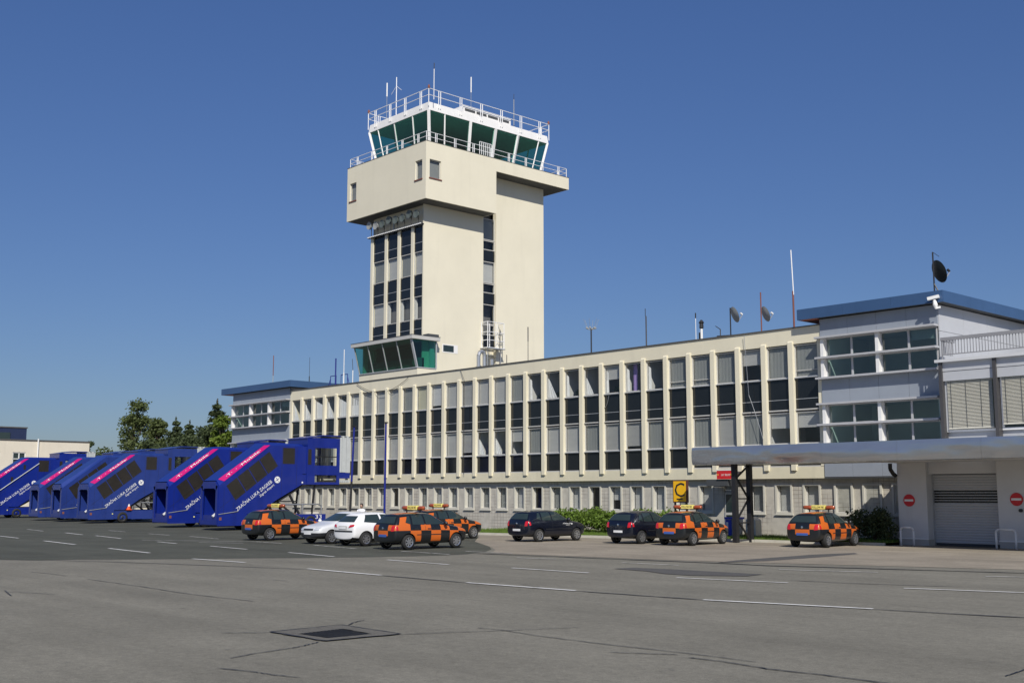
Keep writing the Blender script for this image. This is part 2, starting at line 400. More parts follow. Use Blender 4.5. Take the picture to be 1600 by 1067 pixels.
class MB:
    def __init__(s): s.v = []; s.f = []; s.m = []
    def add(s, vs, fs, mi=0):
        b = len(s.v); s.v += [tuple(p) for p in vs]
        for f in fs: s.f.append(tuple(b+i for i in f)); s.m.append(mi)
        return s
    def box(s, x0, x1, y0, y1, z0, z1, mi=0):
        if x0 > x1: x0, x1 = x1, x0
        if y0 > y1: y0, y1 = y1, y0
        if z0 > z1: z0, z1 = z1, z0
        v = [(x, y, z) for z in (z0, z1) for y in (y0, y1) for x in (x0, x1)]
        return s.add(v, [(0, 2, 3, 1), (4, 5, 7, 6), (0, 1, 5, 4), (2, 6, 7, 3), (0, 4, 6, 2), (1, 3, 7, 5)], mi)
    def vq(s, x0, x1, y, z0, z1, mi=0):
        return s.add([(x0, y, z0), (x1, y, z0), (x1, y, z1), (x0, y, z1)], [(0, 1, 2, 3)], mi)
    def vx(s, x, y0, y1, z0, z1, mi=0):
        return s.add([(x, y0, z0), (x, y1, z0), (x, y1, z1), (x, y0, z1)], [(0, 1, 2, 3)], mi)
    def tube(s, p0, p1, r0, r1=None, n=8, mi=0, caps=True):
        r1 = r0 if r1 is None else r1
        p0 = Vector(p0); p1 = Vector(p1); d = p1-p0
        if d.length < 1e-6: return s
        d.normalize()
        u = d.orthogonal().normalized(); w = d.cross(u)
        vs = []
        for p, r in ((p0, r0), (p1, r1)):
            for i in range(n):
                a = 2*math.pi*i/n
                vs.append(p + (u*math.cos(a)+w*math.sin(a))*r)
        fs = [(i, (i+1) % n, n+(i+1) % n, n+i) for i in range(n)]
        if caps: fs += [tuple(range(n-1, -1, -1)), tuple(range(n, 2*n))]
        return s.add(vs, fs, mi)
    def path(s, pts, r, n=8, mi=0):
        for a, b in zip(pts[:-1], pts[1:]): s.tube(a, b, r, n=n, mi=mi)
        return s
    def bar(s, p0, p1, w, h, mi=0, up=(0, 0, 1)):
        p0 = Vector(p0); p1 = Vector(p1); d = (p1-p0).normalized()
        u = d.cross(Vector(up))
        if u.length < 1e-4: u = d.orthogonal()
        u.normalize(); t = u.cross(d).normalized()
        vs = []
        for p in (p0, p1):
            for a, b in ((-1, -1), (1, -1), (1, 1), (-1, 1)):
                vs.append(p+u*a*w/2+t*b*h/2)
        return s.add(vs, [(0, 1, 2, 3), (7, 6, 5, 4), (0, 4, 5, 1), (1, 5, 6, 2), (2, 6, 7, 3), (3, 7, 4, 0)], mi)
    def prism(s, poly, fn, t0, t1, mi=0):
        """extrude 2D polygon; fn(a,b,t) -> xyz"""
        n = len(poly)
        vs = [fn(a, b, t0) for a, b in poly]+[fn(a, b, t1) for a, b in poly]
        fs = [(i, (i+1) % n, n+(i+1) % n, n+i) for i in range(n)]+[tuple(range(n-1, -1, -1)), tuple(range(n, 2*n))]
        return s.add(vs, fs, mi)
    def lathe(s, prof, origin, axis='Z', n=24, mi=0):
        """prof list of (r,h)"""
        o = Vector(origin); vs = []; k = len(prof)
        for i in range(n):
            a = 2*math.pi*i/n; c, q = math.cos(a), math.sin(a)
            for r, h in prof:
                if axis == 'Z': vs.append(o+Vector((r*c, r*q, h)))
                elif axis == 'Y': vs.append(o+Vector((r*c, h, r*q)))
                else: vs.append(o+Vector((h, r*c, r*q)))
        fs = []
        for i in range(n):
            j = (i+1) % n
            for a in range(k-1):
                fs.append((i*k+a, j*k+a, j*k+a+1, i*k+a+1))
        return s.add(vs, fs, mi)
    def mesh(s, name, mats, smooth=False, fix=True):
        me = bpy.data.meshes.new(name)
        me.from_pydata(s.v, [], s.f)
        if not isinstance(mats, (list, tuple)): mats = [mats]
        for m in mats: me.materials.append(MATS[m])
        if len(mats) > 1: me.polygons.foreach_set('material_index', s.m)
        if fix:
            bm = bmesh.new(); bm.from_mesh(me)
            bmesh.ops.recalc_face_normals(bm, faces=bm.faces)
            bm.to_mesh(me); bm.free()
        if smooth: me.polygons.foreach_set('use_smooth', [True]*len(me.polygons))
        me.update()
        return me
    def build(s, name, mats, parent=None, world=True, smooth=False, fix=True):
        o = put(name, s.mesh(name, mats, smooth, fix), parent)
        if parent and world: o.location = -wl(parent)
        return o

def wput(name, me, parent, loc):
    """place shared mesh at a world position under a translation-only thing"""
    return put(name, me, parent, Vector(loc)-wl(parent))

def text(s, mat, parent, M, size=1.0, width=None, name='lettering', ext=0.002, align='LEFT'):
    cu = bpy.data.curves.new('t', 'FONT')
    cu.body = s; cu.size = size; cu.align_x = align; cu.align_y = 'BOTTOM_BASELINE'; cu.extrude = ext
    cu.resolution_u = 2
    ob = bpy.data.objects.new('t', cu); COL.objects.link(ob)
    dg = bpy.context.evaluated_depsgraph_get()
    me = bpy.data.meshes.new_from_object(ob.evaluated_get(dg))
    bpy.data.objects.remove(ob); bpy.data.curves.remove(cu)
    if width and len(me.vertices):
        xs = [v.co.x for v in me.vertices]; k = width/(max(xs)-min(xs)); x0 = min(xs) if align == 'LEFT' else 0
        for v in me.vertices: v.co.x = (v.co.x-x0)*k
    me.transform(M)
    me.materials.clear(); me.materials.append(MATS[mat])
    me.name = name
    return put(name, me, parent)

def frameM(origin, xdir, ydir):
    x = Vector(xdir).normalized(); y = Vector(ydir).normalized(); z = x.cross(y)
    M = Matrix.Identity(4)
    for i in range(3):
        M[i][0] = x[i]; M[i][1] = y[i]; M[i][2] = z[i]; M[i][3] = origin[i]
    return M

def copy_tree(o, parent=None):
    c = o.copy(); COL.objects.link(c)
    if parent: c.parent = parent; c.matrix_parent_inverse = o.matrix_parent_inverse.copy()
    for ch in list(o.children): copy_tree(ch, c)
    return c

# ================================================================== GROUND
def sheet(name, pts, mat, z, parent=None):
    b = MB().add([(x, y, z) for x, y in pts], [tuple(range(len(pts)))])
    o = b.build(name, mat, parent, fix=False)
    return o
def ccw(pts):
    a = sum(p[0]*q[1]-q[0]*p[1] for p, q in zip(pts, pts[1:]+pts[:1]))
    return pts if a > 0 else pts[::-1]

# camera model used to lay out ground markings from surveyed sight lines
CF = 1774.17; PT = 0.133658; YW = 0.828739
FW = Vector((-math.sin(YW)*math.cos(PT), math.cos(YW)*math.cos(PT), math.sin(PT)))
RV = Vector((math.cos(YW), math.sin(YW), 0)); UV = RV.cross(FW)
def gp(u, v, z=0.0):
    d = RV*((u-800)/CF)+UV*((533.5-v)/CF)+FW
    t = (z-2.2)/d.z
    return (d.x*t, -48+d.y*t)

apron = sheet('apron', [(-2500, -2500), (2500, -2500), (2500, 2500), (-2500, 2500)], 'asphalt_pale', 0.0)
tag(apron, kind='structure')
dark_pts = [gp(u, v) for u, v in [(-90, 875), (0, 874.2), (60, 875.5), (120, 874), (200, 873.6), (300, 873), (400, 871.8), (480, 871.5), (560, 870.4),
            (640, 869), (690, 867.5), (730, 865.5), (758, 862), (768, 858), (764, 853), (748, 847)]]
dark_pts += [(-47.6, -6.9), (-51.5, -7.6), (-51.5, 0.25), (-95, 0.0), (-150, 0), (-150, -20)]
da = sheet('asphalt_road', ccw(dark_pts), 'asphalt_dark', 0.004); tag(da, kind='structure')
KA = Vector((-51.5, -7.5)); KB = Vector((-25.75, -2.55))
tan_pts = [gp(u, v) for u, v in [(770, 862.5), (800, 865.5), (900, 869), (1000, 873.2), (1130, 877.5), (1200, 879.5), (1300, 882), (1450, 886), (1600, 890), (1700, 893)]]
tan_pts += [(-8, -1.2), (-25.7, -1.2), (-25.75, -2.5), (-47.6, -6.72)]+[gp(u, v) for u, v in [(742, 846), (757, 851), (769, 855.5), (774, 859)]]
ta = sheet('pavement', ccw(tan_pts), 'concrete_tan', 0.008); tag(ta, kind='structure')

def ribbon(name, px, w, mat, z=0.012, jitter=0.0, taper=True, sub=1):
    pts = []
    for (a, b), (c, d) in zip(px[:-1], px[1:]):
        for k in range(sub): pts.append((a+(c-a)*k/sub, b+(d-b)*k/sub))
    pts.append(px[-1])
    P = [Vector(gp(*q)) for q in pts]
    vs = []; n = len(P)
    for i, p in enumerate(P):
        d = (P[min(i+1, n-1)]-P[max(i-1, 0)]).normalized(); nn = Vector((-d.y, d.x))
        p = p+nn*random.uniform(-jitter, jitter)
        ww = w*(random.uniform(0.55, 1.2) if jitter else 1)*(0.35 if taper and i in (0, n-1) else 1)
        vs += [(p.x+nn.x*ww/2, p.y+nn.y*ww/2, z), (p.x-nn.x*ww/2, p.y-nn.y*ww/2, z)]
    fs = [(2*i, 2*i+1, 2*i+3, 2*i+2) for i in range(n-1)]
    b = MB().add(vs, fs)
    o = b.build(name, mat, apron, fix=False)
    me = o.data
    if me.polygons and me.polygons[0].normal.z < 0: me.flip_normals()
    return o

for a in [((68.8, 845), (117.5, 850.8)), ((170, 856.8), (233.8, 864)), ((301, 873.2), (382.5, 879)), ((481, 888.8), (595, 899)),
          ((729, 910.5), (899, 923.1)), ((1099, 937.5), (1364, 951.8))]:
    ribbon('painted_dash', a, 0.15, 'road_paint', 0.017, taper=False)
for a in [((0, 837.5), (29, 840.8)), ((102.5, 832.5), (129, 835.5)), ((150, 837), (189, 841.3)), ((246, 846.5), (276, 849.3)), ((329, 853.3), (386, 858.3)),
          ((451, 863.3), (522, 869.8)), ((605, 874.8), (701, 882.3)), ((800, 887.5), (920, 895.3)), ((1057, 902.8), (1231, 910.8)), ((1412, 919.3), (1640, 927.8))]:
    ribbon('painted_dash', a, 0.13, 'road_paint', 0.017, taper=False)
for a in [((42.5, 826.8), (67.5, 829.8)), ((170, 828.8), (196, 830.8)), ((232, 833.8), (265, 836.3)), ((296, 838), (342, 842)), ((491, 851.8), (557, 857.5)), ((627, 861.3), (702, 866.3)), ((728, 861.5), (800, 865)),
          ((972, 879.3), (1060, 883.3)), ((1217, 890), (1372, 894.5)), ((1540, 900.8), (1640, 903)), ((222, 843.8), (400, 846.3)), ((400, 846.3), (440, 849)), ((310, 847.6), (380, 848.6)), ((808, 871.5), (870, 873.8))]:
    ribbon('painted_line', a, 0.12, 'road_paint_worn', 0.017, taper=False)
# tar seams and cracks
ribbon('tar_seam', [(75, 875), (240, 880), (400, 886.3), (481, 889.2)], 0.10, 'tar_thin', sub=4, jitter=0.02)
ribbon('tar_seam', [(595, 899), (660, 904.5), (729, 910.3)], 0.13, 'tar_thin', sub=4, jitter=0.02)
ribbon('tar_seam', [(899, 923.1), (1000, 930.5), (1099, 937.3)], 0.13, 'tar_thin', sub=4, jitter=0.02)
ribbon('tar_seam', [(1364, 951.8), (1480, 958.5), (1640, 967)], 0.13, 'tar_thin', sub=4, jitter=0.02)
ribbon('tar_seam', [(745, 864.5), (800, 867), (900, 870.8), (1000, 875), (1130, 880), (1200, 883.8), (1400, 889.5), (1640, 896.5)], 0.24, 'tar', sub=3, jitter=0.03)
ribbon('tar_seam', [(1235, 907), (1350, 912), (1500, 917)], 0.08, 'tar_thin', sub=5, jitter=0.03)
b = MB().add([(*gp(u, v), 0.0125) for u, v in [(1120, 879), (1200, 876.5), (1290, 870), (1341, 865.5), (1335, 863.8), (1270, 866.5), (1190, 872.5), (1150, 875.5)]], [tuple(range(8))])
b.build('tarred_strip', 'patch', apron)
b = MB().add([(*gp(u, v), 0.0126) for u, v in [(958, 888.5), (990, 886.8), (1060, 890), (1192, 897.3), (1168, 900.3), (1080, 899.2), (1040, 896.8), (1010, 892.5)]], [tuple(range(8))])
b.build('asphalt_patch', 'patch', apron)
CR = [[(498.8, 1003), (475, 1009), (450, 1013.8), (400, 1021), (358.8, 1029)], [(545, 976.8), (552, 973), (560, 970.8), (570, 968.8)],
      [(626, 991.3), (712, 988), (800, 985), (850, 982.5), (907, 980.5)], [(745, 981.3), (780, 983.8), (800, 987), (850, 995), (950, 1007.5), (1075, 1021), (1185, 1035)],
      [(1075, 1027.5), (1130, 1034), (1200, 1045.5), (1287, 1055), (1380, 1067), (1450, 1078)], [(337.5, 1044), (400, 1050.5), (425, 1054.5), (469, 1059)],
      [(7.5, 922.5), (11, 926), (17, 931)], [(11, 925), (50, 926.5), (85, 928.8)], [(1571, 1057), (1600, 1047), (1640, 1036)], [(346, 988.8), (400, 989), (422, 988)]]
for i, c in enumerate(CR):
    ribbon('crack', c, 0.03 if i != 4 else 0.042, 'tar', 0.012, jitter=0.012, sub=8)
for c in [[(135, 904.5), (217, 916), (300, 928.8), (400, 940)], [(45, 893), (75, 896), (104, 900)], [(1060, 1023), (1000, 1021), (950, 1019)], [(610, 921), (660, 924)], [(812, 913), (845, 917)],
          [(425, 906), (450, 907.5)]]:
    ribbon('crack', c, 0.04, 'tar_thin', 0.012, jitter=0.015, sub=8)
for u, v in [(190, 914), (217, 912.5), (345, 942), (357, 943), (72, 966.5), (137, 992.5), (195, 988), (219, 992.8), (106, 1035), (247, 1054.5), (355, 1015), (630, 917), (880, 943), (905, 905), (1371, 903), (1470, 932.5), (1506, 910), (1452, 933), (62, 1050), (560, 1046), (600, 1041), (1050, 1047), (1000, 1042), (770, 1013), (1550, 1034)]:
    ribbon('tar_fleck', [(u-5, v), (u+1, v+0.4), (u+6, v-0.1)], 0.03*max(0.5, 60/(v-800)), 'tar', 0.012, jitter=0.006, sub=2)

# ---- drain in the apron
q = [gp(u, v) for u, v in [(422.5, 988), (532.5, 977), (626, 991), (507.5, 1002)]]
cx = sum(p[0] for p in q)/4; cy = sum(p[1] for p in q)/4
drain = empty('drain', (cx, cy, 0), label='square iron drain grate set in a cracked concrete collar in the apron', cat='drain')
g4 = [gp(u, v) for u, v in [(466, 991.3), (536, 983), (581, 991.3), (513, 998)]]
vs = []
for i in range(4):
    for k in range(10):
        a = Vector(q[i]).lerp(Vector(q[(i+1) % 4]), k/10); c = Vector(g4[i]).lerp(Vector(g4[(i+1) % 4]), k/10)
        j_ = 0.0 if k == 0 else 0.035
        vs += [(a.x+random.uniform(-j_, j_), a.y+random.uniform(-j_, j_), 0.016), (c.x+random.uniform(-j_, j_)*0.4, c.y+random.uniform(-j_, j_)*0.4, 0.016)]
MB().add(vs, [(2*k, (2*k+2) % 80, (2*k+3) % 80, 2*k+1) for k in range(40)]).build('collar', 'drain_concrete', drain)
MB().add([(*p, 0.006) for p in g4], [(0, 1, 2, 3)]).build('drain_pit', 'iron', drain)
gb = MB()
for k in range(1, 12):
    t = k/12
    a = Vector(g4[0]).lerp(Vector(g4[1]), t); c = Vector(g4[3]).lerp(Vector(g4[2]), t)
    gb.bar((a.x, a.y, 0.013), (c.x, c.y, 0.013), 0.03, 0.012)
gb.build('grate', 'iron', drain)
for i in range(4):
    a = Vector(q[i]); c = Vector(q[(i+1) % 4])
    d = MB()
    n = (c-a).normalized(); w = Vector((-n.y, n.x))
    pts = [a.lerp(c, k/8)+w*random.uniform(-0.02, 0.02) for k in range(9)]
    vs = []
    for p in pts:
        ww = random.uniform(0.012, 0.035)
        vs += [(p.x+w.x*ww, p.y+w.y*ww, 0.018), (p.x-w.x*ww, p.y-w.y*ww, 0.018)]
    d.add(vs, [(2*k, 2*k+1, 2*k+3, 2*k+2) for k in range(8)]).build('edge_crack', 'tar', drain)

# ---- kerb and lawn before the building
kd = (KB-KA).normalized(); kn = Vector((-kd.y, kd.x)); kl = (KB-KA).length
lawn = MB().add([(KA.x, KA.y, 0.10), (KB.x, KB.y, 0.10), (KB.x, 0.28, 0.16), (KA.x, 0.28, 0.16)], [(0, 1, 2, 3)]).build('lawn', 'soil')
tag(lawn, kind='structure')
nk = int(kl/1.0)
km = MB().box(-kl/nk/2+0.006, kl/nk/2-0.006, -0.07, 0.07, 0, 0.13).mesh('kerb_stone', 'kerb')
kerb = empty('kerb', (KA.x, KA.y, 0), kind='structure')
for i in range(nk):
    p = KA+kd*(i+0.5)*kl/nk
    put('kerb_stone', km, kerb, (p.x-KA.x, p.y-KA.y, random.uniform(-0.006, 0.004)), (0, 0, math.atan2(kd.y, kd.x)))
gm = MB()
for i in range(26000):
    t = random.random(); y0 = KA.y+(KB.y-KA.y)*t+0.1; x = KA.x+(KB.x-KA.x)*t
    y = y0+(0.2-y0)*random.random()**1.4
    z = 0.10+0.06*(y-y0)/(0.28-y0)
    h = random.uniform(0.05, 0.15); a = random.random()*6.28; w = 0.012
    dx, dy = math.cos(a)*w, math.sin(a)*w
    lx, ly = random.uniform(-0.05, 0.05), random.uniform(-0.05, 0.05)
    gm.add([(x-dx, y-dy, z), (x+dx, y+dy, z), (x+lx, y+ly, z+h)], [(0, 1, 2)])
tag(gm.build('grass', 'grass_blade', fix=False), 'short green grass on the strip before the office block', 'grass', kind='stuff')

# ================================================================== MAIN BLOCK
FX = -31.768; MOD = 1.60367
def fx(i): return FX-MOD*i
XL, XR = -78.55, -30.2
mb = empty('office_block', (-54.4, 7, 0), label='long cream office block with tall window bays between thin vertical fins', cat='building')
w = MB()
w.box(XL, XR, 0.05, 0.28, 9.58, 10.37)          # parapet
w.box(XL, XR, 0.28, 0.40, 9.62, 10.0)
w.box(XL, XL+0.27, 0.05, 3.0, 3.0, 9.58)        # left end pilaster
w.box(XR-0.22, XR, 0.05, 0.6, 3.55, 9.58)
w.build('parapet_wall', 'cream', mb)
MB().box(XL, XR, 0.05, 0.60, 2.97, 3.53).build('lower_band', 'band', mb)
MB().box(XL-0.03, XR+0.05, -0.01, 0.34, 10.37, 10.42).build('coping', 'coping', mb)
s = MB()
s.box(XL, XR, 0.3, 14, 10.02, 10.2); s.box(XL+0.3, XR, 0.62, 8, 9.62, 9.72)
s.build('roof', 'roofing', mb)
s = MB()
s.box(XL+0.3, XR, 0.45, 5.5, 6.30, 6.75); s.box(XL+0.3, XR, 0.62, 5.5, 3.0, 3.5)
s.box(XL+0.3, XR, 5.5, 5.7, 0.0, 9.9)
s.build('inner_floors', 'interior', mb)
MB().box(XL, XL+0.2, 3.0, 14, 0, 10.02).box(XL, XR, 13.8, 14, 0, 10.02).build('rear_wall', 'cream', mb)
finm = MB().prism([(-0.05, 3.36), (0.22, 3.30), (0.22, 9.60), (0.02, 9.74), (-0.05, 9.66)], lambda a, b, t: (t, a, b), -0.265, 0.0).mesh('fin', 'cream')
for i in range(29):
    wput('fin', finm, mb, (fx(i), 0, 0))
WW = MOD-0.265; GZ = 0.15
def wframe(w, h, t=0.055, d=0.06, bars=()):
    m = MB()
    m.box(0, t, 0, d, 0, h); m.box(w-t, w, 0, d, 0, h); m.box(t, w-t, 0, d, 0, t); m.box(t, w-t, 0, d, h-t, h)
    for z in bars: m.box(t, w-t, 0.005, d-0.005, z, z+0.035)
    return m
HU, HLW = 1.62, 1.56
fr_u = wframe(WW, HU).mesh('window', 'frame_grey'); fr_ub = wframe(WW, HU, bars=(0.32,)).mesh('window', 'frame_grey')
fr_l = wframe(WW, HLW).mesh('window', 'frame_grey')
pane_u = MB().vq(0.055, WW-0.055, 0.028, 0.055, HU-0.055).mesh('pane', 'glass')
pane_l = MB().vq(0.055, WW-0.055, 0.028, 0.055, HLW-0.055).mesh('pane', 'glass')
sillm = MB().box(-0.02, WW+0.005, -0.10, 0.05, -0.05, 0.0).mesh('sill', 'alu')
spm_u = MB().box(0, WW, 0, 0.05, 6.87, 7.86).mesh('panel', 'black_glass')
spm_m = MB().box(0, WW, 0, 0.05, 6.36, 6.84).mesh('panel', 'black_glass')
spm_l = MB().box(0, WW, 0, 0.05, 3.60, 4.60).mesh('panel', 'black_glass')
barm = MB().box(0, WW, -0.015, 0.05, 6.84, 6.865).mesh('glazing_bar', 'alu')
trm = MB().box(0, WW, -0.07, 0.05, 6.29, 6.355).mesh('sill', 'frame_grey')
lsm = MB().box(0, WW, -0.08, 0.08, 3.53, 3.595).mesh('sill', 'frame_grey')
UP = "GGHgGGCPHCCCCGFFFFFYGFFFHCCCCC"
LO = "HHGFGGGFFGFFGHCCFFGFFFFFFFGFFF"
blind_cache = {}
def blind(kind, h):
    key = (kind, round(h, 2))
    if key in blind_cache: return blind_cache[key]
    m = MB(); mat = {'F': 'blind_light', 'G': 'blind_grey', 'g': 'blind_grey', 'H': 'blind_light', 'Y': 'blind_yellow', 'P': 'curtain_purple'}[kind]
    if kind in 'GgP':
        x0, x1 = (0.05, WW-0.04) if kind != 'P' else (0.32, 0.62)
        n = 22 if kind != 'P' else 6; vs = []
        for k in range(n+1):
            x = x0+(x1-x0)*k/n; y = 0.005*math.sin(k*1.7+h)
            vs += [(x, y, 0.04), (x, y, h-0.05)]
        m.add(vs, [(2*k, 2*k+2, 2*k+3, 2*k+1) for k in range(n)])
    else:
        z0 = 0.05 if kind != 'H' else h*0.5
        n = 24; vs = []
        for k in range(n):
            za = z0+(h-0.05-z0)*k/n; zb = z0+(h-0.05-z0)*(k+0.92)/n
            m.box(0.06, WW-0.06, -0.008, 0.008, za, zb)
    blind_cache[key] = m.mesh('blind', mat)
    return blind_cache[key]
bv_cache = {}
def blind_var(mat, h, z0):
    key = (mat, round(h, 2), z0)
    if key not in bv_cache:
        m = MB()
        for k in range(24): m.box(0.06, WW-0.06, -0.008, 0.008, z0+(h-0.05-z0)*k/24, z0+(h-0.05-z0)*(k+0.92)/24)
        bv_cache[key] = m.mesh('blind', mat)
    return bv_cache[key]
rnd = random.Random(3)
pbr('curtain_sunlit', (0.74, 0.73, 0.71), 0.85, var=0.05)
pbr('blind_mid', (0.37, 0.36, 0.345), 0.8, var=0.08, vs=0.8, stretch=(1, 1, 6))
pbr('blind_pale', (0.56, 0.55, 0.54), 0.8, var=0.06, vs=0.8, stretch=(1, 1, 6))
def curtain_mesh(pts):  # white curtains cut to the shape of sun patches inside the bays
    m = MB(); n = 10; vs = []
    (xa, za), (xb, zb), (xc, zc), (xd, zd) = pts          # foot left, foot right, head right, head left
    for k in range(n+1):
        t = k/n; y = 0.012*math.sin(k*1.9)
        vs += [(xa+(xb-xa)*t, y, za+(zb-za)*t), (xd+(xc-xd)*t, y, zd+(zc-zd)*t)]
    return m.add(vs, [(2*k, 2*k+2, 2*k+3, 2*k+1) for k in range(n)]).mesh('sunlit_curtain', 'curtain_sunlit')
_tri = curtain_mesh([(0.06, 0.08), (0.82, 0.08), (0.16, 1.22), (0.06, 1.30)])
_tri2 = curtain_mesh([(0.06, 0.08), (0.66, 0.08), (0.14, 1.02), (0.06, 1.08)])
_str = curtain_mesh([(0.06, 0.08), (0.28, 0.08), (0.24, 1.25), (0.06, 1.38)])
_half = curtain_mesh([(0.06, 0.08), (1.0, 0.08), (1.0, 1.05), (0.06, 1.42)])
CURT = {6: _str, 7: _str, 8: _str, 9: _tri2, 10: _str, 11: _tri, 12: _str, 24: _half, 25: _half, 26: _tri, 27: _half, 28: _tri, 29: _tri}
for i in range(30):
    x = fx(i)+0.0
    for row, (z, h, fr, pn, code) in enumerate(((7.92, HU, fr_u, pane_u, UP), (4.66, HLW, fr_l, pane_l, LO))):
        c = code[i]
        wd = wput('window', fr_ub if (row == 0 and i in (0, 4, 5)) else fr, mb, (x, GZ, z))
        put('pane', pn, wd)
        if c != 'C':
            bo_ = put('blind', blind(c, h), wd, (0, 0.10 if c != 'P' else 0.35, 0.02*rnd.random()))
            if c == 'F':
                rr_ = rnd.random()
                if rr_ < 0.6:
                    bo_.data = blind_var('blind_mid' if rr_ < 0.35 else 'blind_pale', h, rnd.choice((0.05, 0.05, 0.05, 0.22)))
        put('sill', sillm, wd)
        if row == 0 and i in CURT: put('sunlit_curtain', CURT[i], wd, (0, 0.09, 0))
        if row == 1 and i in (14, 15): put('sunlit_curtain', CURT[9], wd, (0, 0.09, 0))
    wput('panel', spm_u, mb, (x, GZ, 0)); wput('panel', spm_m, mb, (x, GZ, 0))
    wput('panel', spm_l, mb, (x, GZ, 0))
    wput('glazing_bar', barm, mb, (x, GZ, 0))
    wput('sill', trm, mb, (x, GZ, 0)); wput('sill', lsm, mb, (x, GZ, 0))
# inner partitions catch the sun through clear panes
for i in (6, 7, 9, 10, 11, 12, 15, 24, 25, 26, 27, 28):
    MB().box(fx(i)-0.2, fx(i)-0.08, 0.5, 4.5 if i % 2 else 2.2, 6.75, 9.62).build('partition', 'interior', mb)
for i in (1, 13, 14, 15, 18):
    MB().box(fx(i)-0.2, fx(i)-0.08, 0.5, 3.5, 3.5, 6.3).build('partition', 'interior', mb)
# window-sill plants in a few bays
def leaf_blob(m, c, rad, n, size, sq=(1, 1, 1)):
    for _ in range(n):
        while True:
            d = Vector((random.uniform(-1, 1), random.uniform(-1, 1), random.uniform(-1, 1)))
            if d.length < 1: break
        d *= (0.55+0.45*random.random())
        p = Vector(c)+Vector((d.x*rad*sq[0], d.y*rad*sq[1], d.z*rad*sq[2]))
        a = Vector((random.gauss(0, 1), random.gauss(0, 1), random.gauss(0, 1))).normalized()
        u = a.orthogonal().normalized(); v = a.cross(u)
        s = size*random.uniform(0.6, 1.3)
        m.add([p-u*s*0.5, p+v*s*0.35, p+u*s*0.5, p-v*s*0.35], [(0, 1, 2, 3)])
for i, nm in ((10, 'leaf'), (11, 'leaf_dark'), (12, 'leaf'), (8, 'leaf')):
    m = MB(); leaf_blob(m, (fx(i)+0.55, 0.72, 8.2), 0.28, 90, 0.13, (1.2, 0.5, 0.9))
    tag(m.build('pot_plant', nm, fix=False), 'leafy pot plant on the sill inside the upper window, %s bay from the right end' % {8: 'ninth', 10: 'eleventh', 11: 'twelfth', 12: 'thirteenth'}[i], 'plant', 'plants on window sills')

# ground floor
GY = 0.32
g = MB()
g.box(XL, XR, GY, GY+0.25, 0.0, 1.28); g.box(XL, XR, GY, GY+0.25, 2.66, 2.97)
GW = 0.86
cent = [fx(i)+0.62 for i in range(30)]
DOOR = 3
prev = XR
for i in range(30):
    c = cent[i]; half = GW/2+0.0
    g.box(c+half, prev, GY, GY+0.25, 1.28, 2.66)
    prev = c-half
g.box(XL, prev, GY, GY+0.25, 1.28, 2.66)
g.build('ground_floor_wall', 'stone', mb)
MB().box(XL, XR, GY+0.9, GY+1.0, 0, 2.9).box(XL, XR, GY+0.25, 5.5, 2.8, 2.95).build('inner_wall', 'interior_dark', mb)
def surround(w, h, t=0.10):
    m = MB()
    m.box(-w/2-t, -w/2, -0.05, 0.20, -t, h+t*0.7); m.box(w/2, w/2+t, -0.05, 0.20, -t, h+t*0.7)
    m.box(-w/2, w/2, -0.05, 0.20, h, h+t*0.7); m.box(-w/2-0.03-t, w/2+t+0.03, -0.09, 0.19, -t-0.05, -t); m.box(-w/2, w/2, -0.05, 0.20, -t, 0)
    return m.mesh('surround', 'surround')
sur = surround(GW-0.06, 1.30)
gfr = MB(); gfr.v = [(x-0.40, y, z) for x, y, z in wframe(0.80, 1.30, 0.05, 0.05).v]; gfr.f = wframe(0.80, 1.30, 0.05, 0.05).f; gfr.m = [0]*len(gfr.f)
gfr = gfr.mesh('window', 'frame_grey')
gpn = MB().vq(-0.35, 0.35, 0.022, 0.05, 1.25).mesh('pane', 'glass')
gbl = MB().box(-0.35, 0.35, 0.10, 0.11, 0.05, 1.25).mesh('blind', 'blind_light')
gbg = MB().box(-0.35, 0.35, 0.10, 0.11, 0.05, 1.25).mesh('blind', 'blind_grey')
gbh = MB().box(-0.35, 0.35, 0.10, 0.11, 0.55, 1.25).mesh('blind', 'blind_light')
GC = "FFGFFGFFHCFGCFGGFGFGFCFFGFFFFF"
for i in range(30):
    if i == DOOR: continue
    wd = wput('window', gfr, mb, (cent[i], GY+0.16, 1.33))
    wput('surround', sur, mb, (cent[i], GY, 1.33))
    put('pane', gpn, wd)
    k = GC[i]
    if k != 'C': put('blind', {'F': gbl, 'G': gbg, 'H': gbh}[k], wd)
# door bay with its dark awning box
dx = cent[DOOR]
MB().box(dx-0.43, dx+0.43, GY+0.10, GY+0.16, 1.28, 2.66).box(dx-0.43, dx+0.43, GY-0.03, GY-0.005, 0.16, 1.28).build('door_panel', 'bin_grey', mb)
dm = MB().box(dx-0.36, dx+0.36, GY-0.06, GY-0.03, 0.2, 2.3)
door = dm.build('door', 'frame_grey', mb)
MB().box(dx-0.28, dx+0.28, -0.02, -0.008, 0.35, 1.15).box(dx-0.28, dx+0.28, -0.02, -0.008, 1.3, 2.2).build('pane', 'car_glass', door, world=False).location = (0, GY-0.06, 0)
MB().tube((dx+0.24, -0.06, 1.25), (dx+0.32, -0.06, 1.25), 0.02).build('handle', 'chrome', door, world=False).location = (0, GY-0.06, 0)
MB().box(dx-0.75, dx+0.60, -0.75, 0.05, 2.62, 2.96).build('awning_box', 'soffit_dark', mb)

